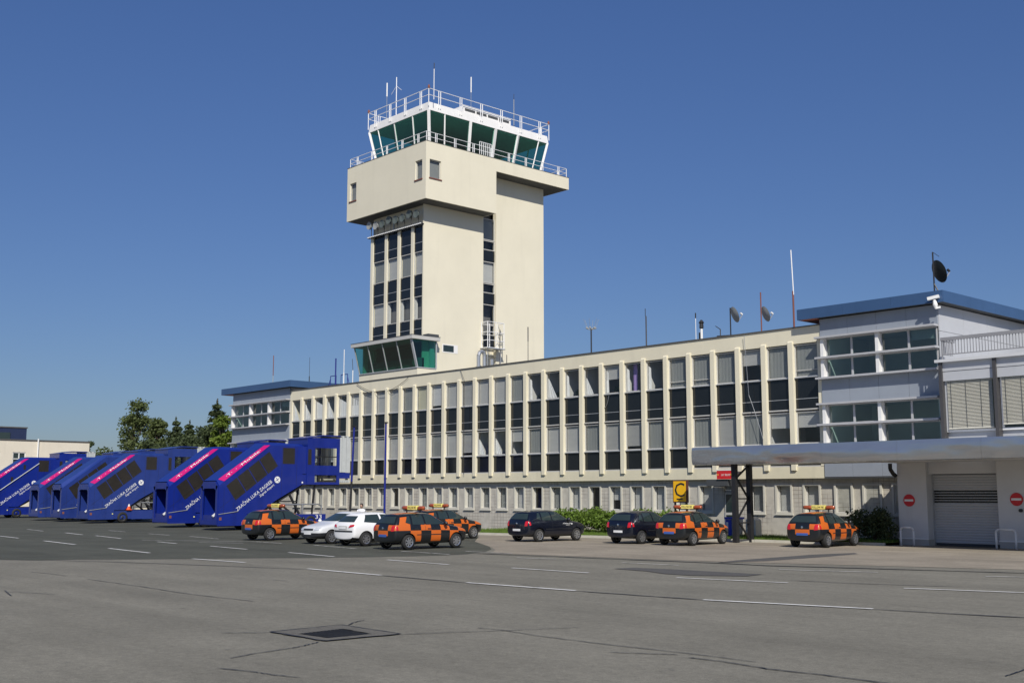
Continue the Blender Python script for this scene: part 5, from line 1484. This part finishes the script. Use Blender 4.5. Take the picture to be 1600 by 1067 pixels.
    if style == 'navy':
        rx_ = frameM((0.24, -0.845, 0.80), (1, 0, 0), (0, 0, 1))
        text('ZRAČNA LUKA ZAGREB', 'sign_white', o, rx_, size=0.075, width=0.52)
        text('Zagreb Airport', 'sign_white', o, frameM((0.44, -0.845, 0.74), (1, 0, 0), (0, 0, 1)), size=0.05, width=0.28)
        MB().lathe([(0, -0.004), (0.04, -0.004), (0.04, 0.0)], (0, 0, 0), axis='Y', n=14).build('emblem', 'sign_white', o, world=False).location = (0.84, -0.84, 0.81)
    if style == 'follow':
        zr = H+0.005
        lb = put('light_bar', MB().box(-0.45, -0.38, -0.52, 0.52, zr+0.07, zr+0.10).box(-0.44, -0.40, -0.46, -0.42, zr-0.02, zr+0.08).box(-0.44, -0.40, 0.42, 0.46, zr-0.02, zr+0.08).mesh('light_bar', 'plastic_dark'), o)
        sgm = MB().box(-0.50, -0.34, -0.30, 0.30, zr+0.10, zr+0.27)
        put('sign_box', sgm.mesh('sign_box', 'lamp_yellow'), lb)
        text('FOLLOW ME', 'lettering_black', lb, frameM((-0.505, 0.26, zr+0.135), (0, -1, 0), (0, 0, 1)), size=0.13, width=0.52, name='sign_text')
        text('FOLLOW ME', 'lettering_black', lb, frameM((-0.335, -0.26, zr+0.135), (0, 1, 0), (0, 0, 1)), size=0.13, width=0.52, name='sign_text')
        for s in (-1, 1):
            put('beacon', MB().lathe([(0.0, -0.20), (0.07, -0.19), (0.085, -0.1), (0.085, 0.1), (0.07, 0.19), (0.0, 0.20)], (-0.42, s*0.52, zr+0.17), axis='Y', n=14).mesh('beacon', 'amber', smooth=True), lb)
    return o

OBM = ['paint_orange', 'paint_black', 'plastic_dark']
follow = make_car('follow_me_car', '', 'follow-me cars', ST_POLO, follow_mat, OBM, 'follow')
FC = [(-37.46, -18.73, 90.0, 'orange and black chequered follow-me hatchback nearest the camera, beside the white cars'),
      (-49.34, -18.07, 92.6, 'chequered follow-me hatchback parked just before the boarding stairs'),
      (-44.66, -11.6, 91.0, 'chequered follow-me hatchback mostly hidden behind the nearest one'),
      (-32.15, -7.62, 96.3, 'chequered follow-me hatchback left of the lattice column, below the yellow C board'),
      (-27.21, -4.94, 94.9, 'chequered follow-me hatchback before the dark shrub left of the garage')]
for i, (x, y, h, lab) in enumerate(FC):
    o = follow if i == 0 else copy_tree(follow)
    o.location = (x, y, 0.012); o.rotation_euler = (0, 0, R(h)); o['label'] = lab
navy = make_car('navy_hatchback', '', 'dark navy hatchbacks', ST_POLO, plain_mat, ['paint_navy', 'plastic_dark'], 'navy')
for i, (x, y, h, lab) in enumerate([(-39.36, -9.65, 89.4, 'dark navy hatchback standing alone before the green bush'), (-34.72, -7.86, 92.0, 'dark navy hatchback tucked beside the chequered car under the C board')]):
    o = navy if i == 0 else copy_tree(navy)
    o.location = (x, y, 0.012); o.rotation_euler = (0, 0, R(h)); o['label'] = lab
w206 = make_car('white_hatchback', 'white hatchback seen from behind, red lamps, left of the chequered car', 'white hatchbacks', ST_206, plain_mat, ['paint_white', 'plastic_dark'], '206')
w206.location = (-41.25, -18.15, 0.01); w206.rotation_euler = (0, 0, R(91))
wh = make_car('white_hatchback', 'white hatchback facing the camera with dark bumper, at left of the white pair', 'white hatchbacks', ST_H, h_mat, ['paint_silver', 'plastic_dark'], 'H')
wh.location = (-44.15, -18.05, 0.01); wh.rotation_euler = (0, 0, R(-86))

# ------------------------------------------------------------------ boarding stair trucks
def make_stairs(name, label, blue, stripe=True, windows=True, rail=False, number=None):
    o = empty(name, (0, 0, 0), label=label, cat='stair truck', group='mobile boarding stairs')
    Wd = 2.3; T = 0.07
    K = 0.735
    zs = lambda y: 2.71+K*y
    y1 = 3.48
    def P2(a, c, t): return (t, a, c)
    side = [(0.0, 0.35), (0.0, 2.71), (y1, zs(y1)), (5.95, zs(y1)), (5.95, 2.82), (5.88, 2.82), (4.0, 1.82), (2.75, 0.98), (1.95, 0.98), (1.95, 0.35)]
    for x0 in (-T, -Wd):
        MB().prism(side, P2, x0, x0+T).build('side_wall', blue, o, world=False)
    # roof: chamfers and top
    zr = zs(y1)
    prof = [(0.0, 2.71), (y1, zr), (5.95, zr)]
    ch = 0.35; up = [0.32, 0.16, 0.16]
    m = MB()
    A = [(0, y, z) for y, z in prof]; B = [(-ch, y, z+u) for (y, z), u in zip(prof, up)]
    C = [(-Wd+ch, y, z+u) for (y, z), u in zip(prof, up)]; D = [(-Wd, y, z) for y, z in prof]
    vs = A+B+C+D
    for k in range(2):
        for q_ in range(3): m.add([vs[q_*3+k], vs[q_*3+k+1], vs[(q_+1)*3+k+1], vs[(q_+1)*3+k]], [(0, 1, 2, 3)])
    ro = m.build('roof', blue, o, world=False)
    sd = Vector((0, math.cos(math.atan(K)), math.sin(math.atan(K))))
    if stripe:
        # magenta board lies on the chamfer
        a0, b0 = Vector(A[0]), Vector(B[0]); a1, b1 = Vector(A[1]), Vector(B[1])
        def cp(s_, t): return (a0.lerp(a1, s_)).lerp(b0.lerp(b1, s_), t)
        nrm = (cp(1, 0)-cp(0, 0)).cross(cp(0, 1)-cp(0, 0)).normalized()
        if nrm.x < 0: nrm = -nrm
        q_ = [cp(0.10, 0.05)+nrm*0.012, cp(1.0, 0.05)+nrm*0.012, cp(0.93, 0.98)+nrm*0.012, cp(0.03, 0.98)+nrm*0.012]
        MB().add(q_, [(0, 1, 2, 3)]).build('advert_board', 'magenta', o, world=False, fix=False)
        xd = (cp(1, 0.3)-cp(0, 0.3)).normalized(); yd = nrm.cross(xd).normalized()
        if yd.z < 0: yd = -yd
        text('·T·  ·', 'sign_white', o, frameM(cp(0.17, 0.3)+nrm*0.02, xd, yd), size=0.24, width=0.85)
        text('·Mobile·', 'sign_white', o, frameM(cp(0.43, 0.3)+nrm*0.02, xd, yd), size=0.24, width=1.75)
    # front portal
    m = MB()
    m.box(-0.32, -0.07, -0.05, 0.05, 0.35, 2.71); m.box(-Wd+0.07, -Wd+0.32, -0.05, 0.05, 0.35, 2.71)
    m.prism([(-0.30, 2.40), (-0.07, 2.66), (-0.40, 2.98), (-Wd+0.40, 2.98), (-Wd+0.07, 2.66), (-Wd+0.30, 2.40), (-Wd+0.5, 2.55), (-0.5, 2.55)], lambda a, c, t: (a, t, c), -0.05, 0.05)
    m.box(-Wd+0.32, -0.32, -0.05, 0.05, 0.35, 0.62)
    m.build('portal', blue, o, world=False)
    MB().bar((-0.50, -0.12, 0.85), (-0.50, 0.35, 1.2), 0.12, 0.10).build('folding_step', 'sign_white', o, world=False)
    # stair flight
    m = MB(); ns = 13
    for k in range(ns):
        y = 0.15+k*0.40; z = 0.62+k*0.185
        m.box(-Wd+0.10, -0.10, y, y+0.42, z-0.06, z)
    m.build('steps', 'galv', o, world=False)
    MB().bar((-Wd/2, 2.6, 0.85), (-Wd/2, 5.95, 2.72), Wd-0.2, 0.12).build('stringer', 'steel_black', o, world=False)
    # side glazing
    u = sd; n_ = Vector((0, math.sin(math.atan(K)), -math.cos(math.atan(K))))
    c0 = Vector((0, 0.46, 2.69))
    if windows:
        for k in range(4):
            a = c0+u*(0.03+k*0.925); bq = a+u*0.87
            pts = [a, bq, bq+n_*1.10, a+n_*1.10]
            for xx in (0.006, -Wd-0.006):
                MB().add([(xx, p.y, p.z) for p in pts], [(0, 1, 2, 3)]).build('side_window', 'truck_window', o, world=False, fix=False)
    else:
        for yy, zz in ((0.9, 2.3), (2.0, 3.2), (3.05, 4.3)):
            MB().box(0.0, 0.007, yy, yy+0.22, zz, zz+0.42).build('side_window', 'truck_window', o, world=False)
    MB().box(-0.001, 0.008, 4.42, 5.30, 4.12, 5.14).build('side_window', 'truck_window', o, world=False)
    if rail:
        a = Vector((0.06, -0.1, 1.55)); MB().tube(a, a+u*5.6, 0.035, n=8).build('hand_rail', 'bellows', o, world=False)
    # panel seams
    m = MB()
    for y_, za, zb in ((4.36, 2.05, 5.2), (5.45, 2.65, 5.2), (1.0, 0.98, 1.7), (0.35, 0.98, 2.6)):
        m.box(0.0, 0.004, y_, y_+0.012, za, zb)
    m.bar((0.003, 0.1, 1.35), (0.003, 0.1+4.2*sd.y, 1.35+4.2*sd.z), 0.006, 0.012)
    m.build('panel_seams', 'steel_black', o, world=False)
    # lettering
    b0_ = Vector((0.008, 1.30, 1.17))
    ydn = Vector((0, -math.sin(math.atan(K)), math.cos(math.atan(K))))
    text('ZRAČNA LUKA ZAGREB', 'sign_white', o, frameM(b0_, u, ydn), size=0.30, width=2.98)
    text('Zagreb Airport', 'sign_white', o, frameM(b0_+u*1.75-ydn*0.24, u, ydn), size=0.22, width=1.25)
    lc = Vector((0.006, 4.05, 3.11))
    MB().lathe([(0, 0.006), (0.21, 0.006), (0.21, 0.0)], lc, axis='X', n=20).build('emblem', 'sign_white', o, world=False)
    m = MB()
    for an in (0.6, 2.17): m.bar(lc+Vector((0.009, math.cos(an)*0.16, math.sin(an)*0.16)), lc+Vector((0.009, -math.cos(an)*0.16, -math.sin(an)*0.16)), 0.035, 0.004, up=(1, 0, 0))
    m.build('emblem_cross', blue, o, world=False)
    # bridge to cabin + cabin with real openings
    for x0 in (-T, -Wd):
        MB().box(x0, x0+T, 5.95, 6.20, 2.82, 5.25).build('bridge_wall', blue, o, world=False)
    MB().box(0.05, 0.058, 6.26, 6.52, 4.1, 5.1).build('side_window', 'truck_window', o, world=False)
    m = MB()
    for x0 in (-T+0.05, -Wd-0.05):
        x1 = x0+T
        m.box(x0, x1, 6.20, 6.80, 2.82, 5.85); m.box(x0, x1, 8.50, 8.72, 2.82, 5.85)
        m.box(x0, x1, 6.80, 8.50, 5.20, 5.85); m.box(x0, x1, 6.80, 8.50, 3.44, 4.06); m.box(x0, x1, 6.80, 8.50, 2.82, 2.98)
    m.box(-Wd+0.02, -0.02, 6.20, 6.27, 5.25, 5.85)
    m.prism([(6.15, 5.84), (7.35, 6.05), (8.75, 6.05), (8.75, 5.98), (7.35, 5.98), (6.15, 5.79)], P2, -Wd-0.08, 0.08)
    cabn = m.build('cabin', blue, o, world=False)
    m = MB()
    for x0 in (-0.025, -Wd+0.0):
        m.box(x0, x0+0.04, 6.80, 8.50, 4.60, 4.66); m.box(x0, x0+0.04, 7.50, 7.56, 4.06, 5.20); m.box(x0, x0+0.04, 7.05, 7.10, 4.06, 4.6); m.box(x0, x0+0.04, 7.32, 7.44, 2.98, 3.44)
    m.build('window_bars', 'steel_black', cabn, world=False)
    for x0 in (-0.01, -Wd+0.01):
        MB().vx(x0, 6.80, 8.50, 4.06, 5.20).vx(x0, 6.80, 8.50, 2.98, 3.44).build('pane', 'glass_clear', cabn, world=False)
    MB().box(-Wd, 0, 5.9, 9.55, 2.76, 2.82).box(-Wd, 0, 5.9, 8.72, 3.46, 3.50).build('platform', 'steel_black', o, world=False)
    MB().box(-Wd, 0.02, 8.72, 9.56, 3.24, 3.62).build('platform_lip', blue, o, world=False)
    m = MB()
    for k in range(6): m.tube((-Wd, 8.80+k*0.14, 3.05), (0.0, 8.80+k*0.14, 3.05), 0.085, n=8)
    m.build('bumper_rolls', 'bellows', o, world=False)
    m = MB()
    for k in range(5):
        y = 8.74+k*0.17; e = 0.03*(k % 2)
        for x0 in (0.0, -Wd): m.box(x0-0.06+e, x0+0.02+e, y, y+0.15, 3.64, 6.0)
        m.box(-Wd, 0.02, y, y+0.15, 5.95+e, 6.02+e)
    m.build('bellows_hood', 'bellows', o, world=False)
    # chassis
    m = MB(); m.box(-Wd+0.05, -0.05, 0.0, 5.6, 0.30, 0.92); m.box(-Wd+0.05, -0.02, 5.6, 7.75, 0.42, 0.92)
    m.build('chassis', blue, o, world=False)
    m = MB(); m.box(-0.06, 0.02, -0.02, 1.95, 0.28, 0.97); m.box(-0.06, 0.02, 3.35, 5.6, 0.28, 0.97); m.box(-Wd-0.02, -Wd+0.06, 0, 5.6, 0.28, 0.97)
    m.build('skirt', blue, o, world=False)
    MB().bar((0.03, 0.0, 0.98), (0.03, 1.35, 1.16), 0.02, 0.03).build('trim_strip', 'dish_grey', o, world=False)
    MB().box(0.02, 0.03, 0.06, 0.22, 0.62, 0.80).build('side_lamp', 'rust_red', o, world=False)
    MB().box(0.02, 0.03, 3.0-1.2, 3.08-1.2, 0.66, 0.74).build('side_marker', 'lamp_yellow', o, world=False)
    for y in (2.68, 6.6):
        for s, x in ((1, -0.14), (-1, -Wd+0.14)):
            wm = put('wheel', TYRE, o, (x, y, 0.42), (0, 0, math.pi/2 if s > 0 else -math.pi/2)); wm.scale = (1.4, 1.6, 1.4)
            put('hub', HUB, wm)
    MB().box(-0.20, -0.06, 2.1, 3.3, 0.3, 0.96).build('wheel_well', 'steel_black', o, world=False)
    for x in (-0.15, -Wd+0.15):
        m = MB()
        m.bar((x, 4.95, 2.35), (x, 5.80, 0.95), 0.12, 0.12); m.bar((x, 6.95, 2.8), (x, 6.75, 0.95), 0.10, 0.10); m.bar((x, 4.0, 1.85), (x, 5.3, 0.95), 0.10, 0.10); m.bar((x, 4.1, 1.75), (x, 5.6, 1.75), 0.07, 0.07)
        m.build('support_leg', 'steel_black', o, world=False)
    m = MB(); m.path([(-0.1, 4.2, 1.55), (-0.1, 7.2, 1.55), (-0.1, 7.45, 1.45), (-0.1, 7.45, 0.92)], 0.05, n=8); m.tube((-0.1, 6.0, 0.92), (-0.1, 6.0, 1.55), 0.05)
    m.build('guard_rail', 'galv', o, world=False)
    MB().box(-0.5, -0.15, 6.3, 7.3, 0.93, 1.06).build('tool_tray', 'box_white', o, world=False)
    MB().box(-0.01, 0.012, 5.85, 5.95, 2.90, 3.0).build('lamp', 'sign_white', o, world=False)
    if number:
        text(number, 'sign_white', o, frameM((0.0, 6.95, 0.62), (0, 1, 0), (0, 0, 1)), size=0.38, width=0.48)
    return o
s6 = make_stairs('boarding_stairs', 'nearest blue boarding stairs, number 33, with magenta roof strip and glazed cabin', 'truck_blue', number='33')
s6.location = (-63.66, -13.92, 0.012)
nn = make_stairs('boarding_stairs', 'second blue boarding stairs from the white cars, magenta roof strip', 'truck_blue')
nn.location = (-71.29, -13.46, 0.012)
fd = make_stairs('boarding_stairs', 'glare-pale blue boarding stairs with a traffic cone on its chassis', 'truck_blue_glare')
fd.location = (-86.24, -12.65, 0.012)
f2 = make_stairs('boarding_stairs', 'glare-pale blue boarding stairs without a magenta strip, third from the left', 'truck_blue_glare', stripe=False)
f2.location = (-92.71, -12.25, 0.012)
f3 = copy_tree(fd); f3.location = (-98.47, -11.92, 0.012); f3['label'] = 'glare-pale blue boarding stairs with magenta strip, second from the left edge'
u1 = make_stairs('boarding_stairs', 'leftmost blue boarding stairs with a pale hand rail and small slit windows', 'truck_blue', windows=False, rail=True)
u1.location = (-111.0, -12.2, 0.012); u1.scale = (1.05, 1.05, 1.05)
# traffic cone on a truck deck
tc = empty('traffic_cone', (-86.35, -9.5, 1.0), label='orange and white striped traffic cone on the deck of a boarding stairs', cat='cone')
MB().box(-0.22, 0.22, -0.22, 0.22, 0, 0.04).build('base', 'cone_orange', tc, world=False)
for k, (z0, z1, mt) in enumerate(((0.04, 0.28, 'cone_orange'), (0.28, 0.46, 'sign_white'), (0.46, 0.62, 'cone_orange'), (0.62, 0.76, 'sign_white'), (0.76, 0.95, 'cone_orange'))):
    f_ = lambda z: 0.19-0.16*(z/0.95)
    MB().tube((0, 0, z0), (0, 0, z1), f_(z0), f_(z1), n=16).build('band', mt, tc, world=False)

# ------------------------------------------------------------------ person
def person():
    o = empty('person', (-47.05, -15.0, 0.012), 0.6, label='person in a white shirt walking behind the white cars, only head and shoulders showing', cat='person')
    me = bpy.data.meshes.new('body')
    J = {'pel': (0, 0, 0.93, .15), 'sp': (0, 0, 1.15, .14), 'ch': (0, 0, 1.36, .155), 'nk': (0, 0, 1.48, .055),
         'ls': (-.18, 0, 1.41, .065), 'le': (-.25, .02, 1.13, .045), 'lw': (-.24, -.10, 0.88, .033), 'rs': (.18, 0, 1.41, .065), 're': (.25, .02, 1.13, .045), 'rw': (.24, -.10, .88, .033),
         'lh': (-.09, 0, .88, .10), 'lk': (-.10, -.10, .50, .065), 'la': (-.10, .02, .08, .045), 'lt': (-.10, -.14, .04, .04), 'rh': (.09, 0, .88, .10), 'rk': (.10, .06, .50, .065), 'ra': (.10, .22, .10, .045), 'rt': (.10, .08, .04, .04)}
    names = list(J); E_ = [('pel', 'sp'), ('sp', 'ch'), ('ch', 'nk'), ('ch', 'ls'), ('ls', 'le'), ('le', 'lw'), ('ch', 'rs'), ('rs', 're'), ('re', 'rw'), ('pel', 'lh'), ('lh', 'lk'), ('lk', 'la'), ('la', 'lt'), ('pel', 'rh'), ('rh', 'rk'), ('rk', 'ra'), ('ra', 'rt')]
    me.from_pydata([J[n][:3] for n in names], [(names.index(a), names.index(c)) for a, c in E_], [])
    ob = bpy.data.objects.new('body', me); COL.objects.link(ob)
    sk = ob.modifiers.new('skin', 'SKIN')
    for i, n in enumerate(names):
        me.skin_vertices[0].data[i].radius = (J[n][3], J[n][3]*0.85)
        me.skin_vertices[0].data[i].use_root = (n == 'pel')
    ob.modifiers.new('s', 'SUBSURF').levels = 2
    dg = bpy.context.evaluated_depsgraph_get()
    out = bpy.data.meshes.new_from_object(ob.evaluated_get(dg)); bpy.data.objects.remove(ob)
    out.materials.clear()
    for mt in ('trousers', 'shirt', 'skin', 'lettering_black'): out.materials.append(MATS[mt])
    for p in out.polygons:
        c = p.center; p.use_smooth = True
        p.material_index = 3 if c.z < 0.10 else 0 if c.z < 0.94 and abs(c.x) < 0.21 else 2 if (c.z > 1.47 or (abs(c.x) > 0.2 and c.z < 1.12)) else 1
    put('body', out, o)
    hd = MB(); n = 16
    for i in range(9):
        a = math.pi*i/8; r = math.sin(a); z = 1.625-0.115*math.cos(a)
        for k in range(n):
            t = 2*math.pi*k/n
            fy = -0.012 if (math.sin(t) < -0.9 and 3 <= i <= 5) else 0
            hd.v.append((0.072*r*math.cos(t), 0.09*r*math.sin(t)+fy, z))
    for i in range(8):
        for k in range(n): hd.f.append((i*n+k, i*n+(k+1) % n, (i+1)*n+(k+1) % n, (i+1)*n+k)); hd.m.append(0)
    put('head', hd.mesh('head', 'skin', smooth=True), o)
    hr = MB(); leaf = []
    for i in range(5):
        a = math.pi*0.62*i/4
        for k in range(n):
            t = 2*math.pi*k/n; back = 0.012*(1+math.sin(t))
            r = math.sin(a)*(1 if math.sin(t) > -0.3 else 0.95)
            hr.v.append((0.080*r*math.cos(t), (0.095*r*math.sin(t))+back, 1.64+0.115*math.cos(a)*(1 if math.sin(t) > -0.3 else (1 if i < 2 else 1.6))))
    for i in range(4):
        for k in range(n): hr.f.append((i*n+k, i*n+(k+1) % n, (i+1)*n+(k+1) % n, (i+1)*n+k)); hr.m.append(0)
    put('hair', hr.mesh('hair', 'hair', smooth=True), o)
    for s in (-1, 1):
        MB().lathe([(0, -0.012), (0.02, -0.006), (0.03, 0.006), (0, 0.014)], (s*0.075, 0.005, 1.62), axis='X', n=8).build('ear', 'skin', o, world=False)
    for s in (-1, 1):
        m = MB(); w_ = Vector((s*.24, -.10, .87))
        m.bar(w_+Vector((0, 0, 0.0)), w_+Vector((0, -0.03, -0.09)), 0.03, 0.075)
        for k in range(4): m.path([w_+Vector((0, -0.03+0.02*(k-1.5), -0.08)), w_+Vector((-s*0.01, -0.035+0.02*(k-1.5), -0.12)), w_+Vector((-s*0.025, -0.03+0.02*(k-1.5), -0.155+0.01*abs(k-1.5)))], 0.009, n=6)
        m.path([w_+Vector((0, -0.05, -0.03)), w_+Vector((-s*0.01, -0.085, -0.06)), w_+Vector((-s*0.015, -0.085, -0.09))], 0.010, n=6)
        m.build('hand', 'skin', o, world=False)
person()

# ================================================================== VEGETATION
def bush(name, label, c, ext, n, size, mat, cat='bush'):
    o = empty(name, (c[0], c[1], c[2]), label=label, cat=cat)
    m = MB()
    cl_ = []
    for k in range(14):
        cl_.append((random.uniform(-0.8, 0.8)*ext[0], random.uniform(-0.7, 0.7)*ext[1], random.uniform(0.35, 0.78)*ext[2]))
    for p in cl_: leaf_blob(m, p, 0.46*min(ext[0], ext[2]), n//14, size, (1.2, 1.0, 0.9))
    m.v = [(x, y, max(0.02, z)) for x, y, z in m.v]
    m.build('foliage', mat, o, world=False, fix=False)
    s = MB()
    for p in cl_[:8]: s.tube((p[0]*0.3, p[1]*0.3, -0.02), (p[0]*0.9, p[1]*0.9, p[2]), 0.03, 0.01, n=5)
    s.build('stem', 'bark', o, world=False)
    return o
bush('shrub', 'broad bright green bush before the stone wall beside the lone navy car', (-44.2, -2.2, 0.12), (1.8, 1.0, 1.30), 6500, 0.15, 'leaf_hedge')
bush('shrub', 'lower bright green bush behind the gap between the navy cars', (-41.5, -2.4, 0.12), (1.7, 1.0, 1.12), 5500, 0.15, 'leaf_hedge')
bush('shrub', 'green hedge top showing above the navy car beside the C board', (-38.9, -2.0, 0.12), (1.7, 0.8, 1.28), 4500, 0.15, 'leaf_hedge')
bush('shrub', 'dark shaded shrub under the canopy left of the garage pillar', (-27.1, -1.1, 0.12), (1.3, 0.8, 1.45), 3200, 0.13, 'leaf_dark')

def tree(name, label, loc, h, w, kind, mat, seed, cat='tree'):
    rng = random.Random(seed); st_ = random.getstate(); random.seed(seed)
    o = empty(name, loc, label=label, cat=cat, group='trees behind the boarding stairs')
    t = MB(); c = MB()
    if kind == 'broad':
        t.tube((0, 0, 0), (0.1, 0, h*0.45), 0.035*h, 0.02*h, n=8); t.tube((0.1, 0, h*0.45), (0, 0.1, h*0.85), 0.02*h, 0.006*h, n=6)
        for k in range(24):
            a = rng.random()*6.28; z = h*rng.uniform(0.22, 0.98); f = 1.0-0.65*max(0, (z/h-0.5))/0.5
            r = w*rng.uniform(0.25, 1.0)*f
            e = Vector((math.cos(a)*r, math.sin(a)*r, z))
            t.tube((0, 0, z*0.72), e, 0.007*h, 0.002*h, n=5)
            leaf_blob(c, e, w*rng.uniform(0.20, 0.38), 190, 0.42, (1.25, 1.25, 0.75))
        for k in range(12): leaf_blob(c, (rng.uniform(-.45, .45)*w, rng.uniform(-.45, .45)*w, h*rng.uniform(0.3, 0.85)), w*0.42, 200, 0.42)
    else:
        t.tube((0, 0, 0), (0, 0, h), 0.022*h, 0.003*h, n=8)
        nl = 15
        for k in range(nl):
            z = h*(0.12+0.86*k/nl); r = w*(1-(k/nl))**0.8
            nb = 8
            for j in range(nb):
                a = rng.random()*6.28; rr = r*rng.uniform(0.6, 1.1)
                e = Vector((math.cos(a)*rr, math.sin(a)*rr, z-0.10*rr))
                t.tube((0, 0, z), e, 0.004*h, 0.001*h, n=4)
                leaf_blob(c, e*0.95+Vector((0, 0, z*0.05)), 0.40*r+0.25, 34, 0.40, (1.1, 1.1, 0.7)); leaf_blob(c, Vector((e.x*0.5, e.y*0.5, z)), 0.42*r+0.25, 34, 0.40, (1, 1, 0.9))
        leaf_blob(c, (0, 0, h*0.97), 0.25, 30, 0.25, (0.6, 0.6, 2.0))
    t.build('trunk', 'bark', o, world=False)
    c.build('crown', mat, o, world=False, fix=False)
    random.setstate(st_)
    return o
tree('broad_tree', 'tallest loose leafy tree at left behind the stairs', (-175, 30.3, 0), 16.6, 5.6, 'broad', 'leaf', 11)
tree('broad_tree', 'shorter leafy tree touching the tallest one on its right', (-170, 32.0, 0), 14.2, 3.4, 'broad', 'leaf', 12)
tree('conifer_tree', 'pointed conifer, left of the two spires in the middle', (-165, 32.6, 0), 14.2, 3.6, 'conifer', 'leaf_dark', 13)
tree('conifer_tree', 'pointed conifer, right of the two spires in the middle', (-160, 32.4, 0), 13.4, 3.4, 'conifer', 'leaf_dark', 14)
tree('broad_tree', 'low dark tree filling the gap right of the two spires', (-150, 30.5, 0), 11.0, 4.2, 'broad', 'leaf_dark', 15)
tree('conifer_tree', 'tall dark conifer beside the left wing', (-135, 23.6, 0), 14.6, 3.8, 'conifer', 'leaf_dark', 16)
tree('broad_tree', 'yellow-green leafy tree before the tall conifer at the left wing', (-130, 22.0, 0), 11.8, 2.7, 'broad', 'leaf_bright', 17)
tree('broad_tree', 'small round tree beside the far cream building', (-172, 20.0, 0), 9.6, 2.3, 'broad', 'leaf', 18)
tree('broad_tree', 'dark low tree left below the tallest leafy tree', (-178, 24.5, 0), 10.4, 2.5, 'broad', 'leaf_dark', 19)
tree('broad_tree', 'broad low dark tree below the two spires', (-158, 31.0, 0), 11.2, 5.2, 'broad', 'leaf_dark', 21)
tree('broad_tree', 'dark tree behind the yellow-green one at the left wing', (-140, 25.6, 0), 11.4, 3.4, 'broad', 'leaf_dark', 22)
tree('broad_tree', 'low dark tree between the leafy pair and the spires', (-168, 30.5, 0), 10.6, 3.4, 'broad', 'leaf_dark', 20)

# ================================================================== FAR BUILDING AT LEFT
fb = empty('far_building', (-140, -4, 0), label='low cream building with four-pane windows beyond the stairs at the left edge', cat='building')
w0 = [(-1.85, -0.42), (-4.7, -3.25), (-7.6, -6.2)]
m = MB(); ya, yb = -30.0, 7.0
m.box(-150, -135, ya, yb, 7.0, 8.35); m.box(-150, -135, ya, yb, 4.6, 5.45)
edges = [yb]+[e for p in w0 for e in (p[1], p[0])]+[ya]
for k in range(0, len(edges), 2): m.box(-150, -135, edges[k+1], edges[k], 5.45, 7.0)
m.box(-150, -137, ya, yb, 0, 4.6)
m.build('wall', 'far_wall', fb)
MB().box(-150, -134.9, ya, yb+0.05, 8.35, 8.47).build('roof_edge', 'coping', fb)
MB().box(-135.0, -134.7, ya, 1.5, 4.35, 4.6).build('string_course', 'sign_white', fb)
for p in w0:
    f = MB(); x = -135.12
    for a, bq, z0, z1 in ((p[0], p[0]+0.08, 5.45, 7.0), (p[1]-0.08, p[1], 5.45, 7.0), (p[0], p[1], 5.45, 5.53), (p[0], p[1], 6.92, 7.0), ((p[0]+p[1])/2-0.05, (p[0]+p[1])/2+0.05, 5.45, 7.0), (p[0], p[1], 6.2, 6.28)):
        f.box(x, x+0.08, a, bq, z0, z1)
    fo = f.build('window', 'sign_white', fb)
    MB().box(x-0.3, x-0.02, p[0], p[1], 5.45, 7.0).build('pane', 'car_glass', fo, world=False)
MB().tube((-134.85, 0.9, 0), (-134.85, 0.9, 8.6), 0.08, n=8).build('downpipe', 'sign_white', fb)
fk = empty('far_building', (-155, -5, 0), label='dark blue glazed block rising behind the far cream building at the left edge', cat='building')
MB().box(-165, -150.0, -30, 4.85, 0, 10.6).build('wall', 'far_dark', fk)
MB().box(-165.1, -149.9, -30.1, 4.95, 10.6, 10.75).build('roof_edge', 'coping', fk)
MB().box(-149.99, -149.9, -4, 2.8, 9.0, 10.0).build('window', 'car_glass', fk)

print('objects', len(bpy.data.objects), 'tris', sum(len(m.polygons) for m in bpy.data.meshes))
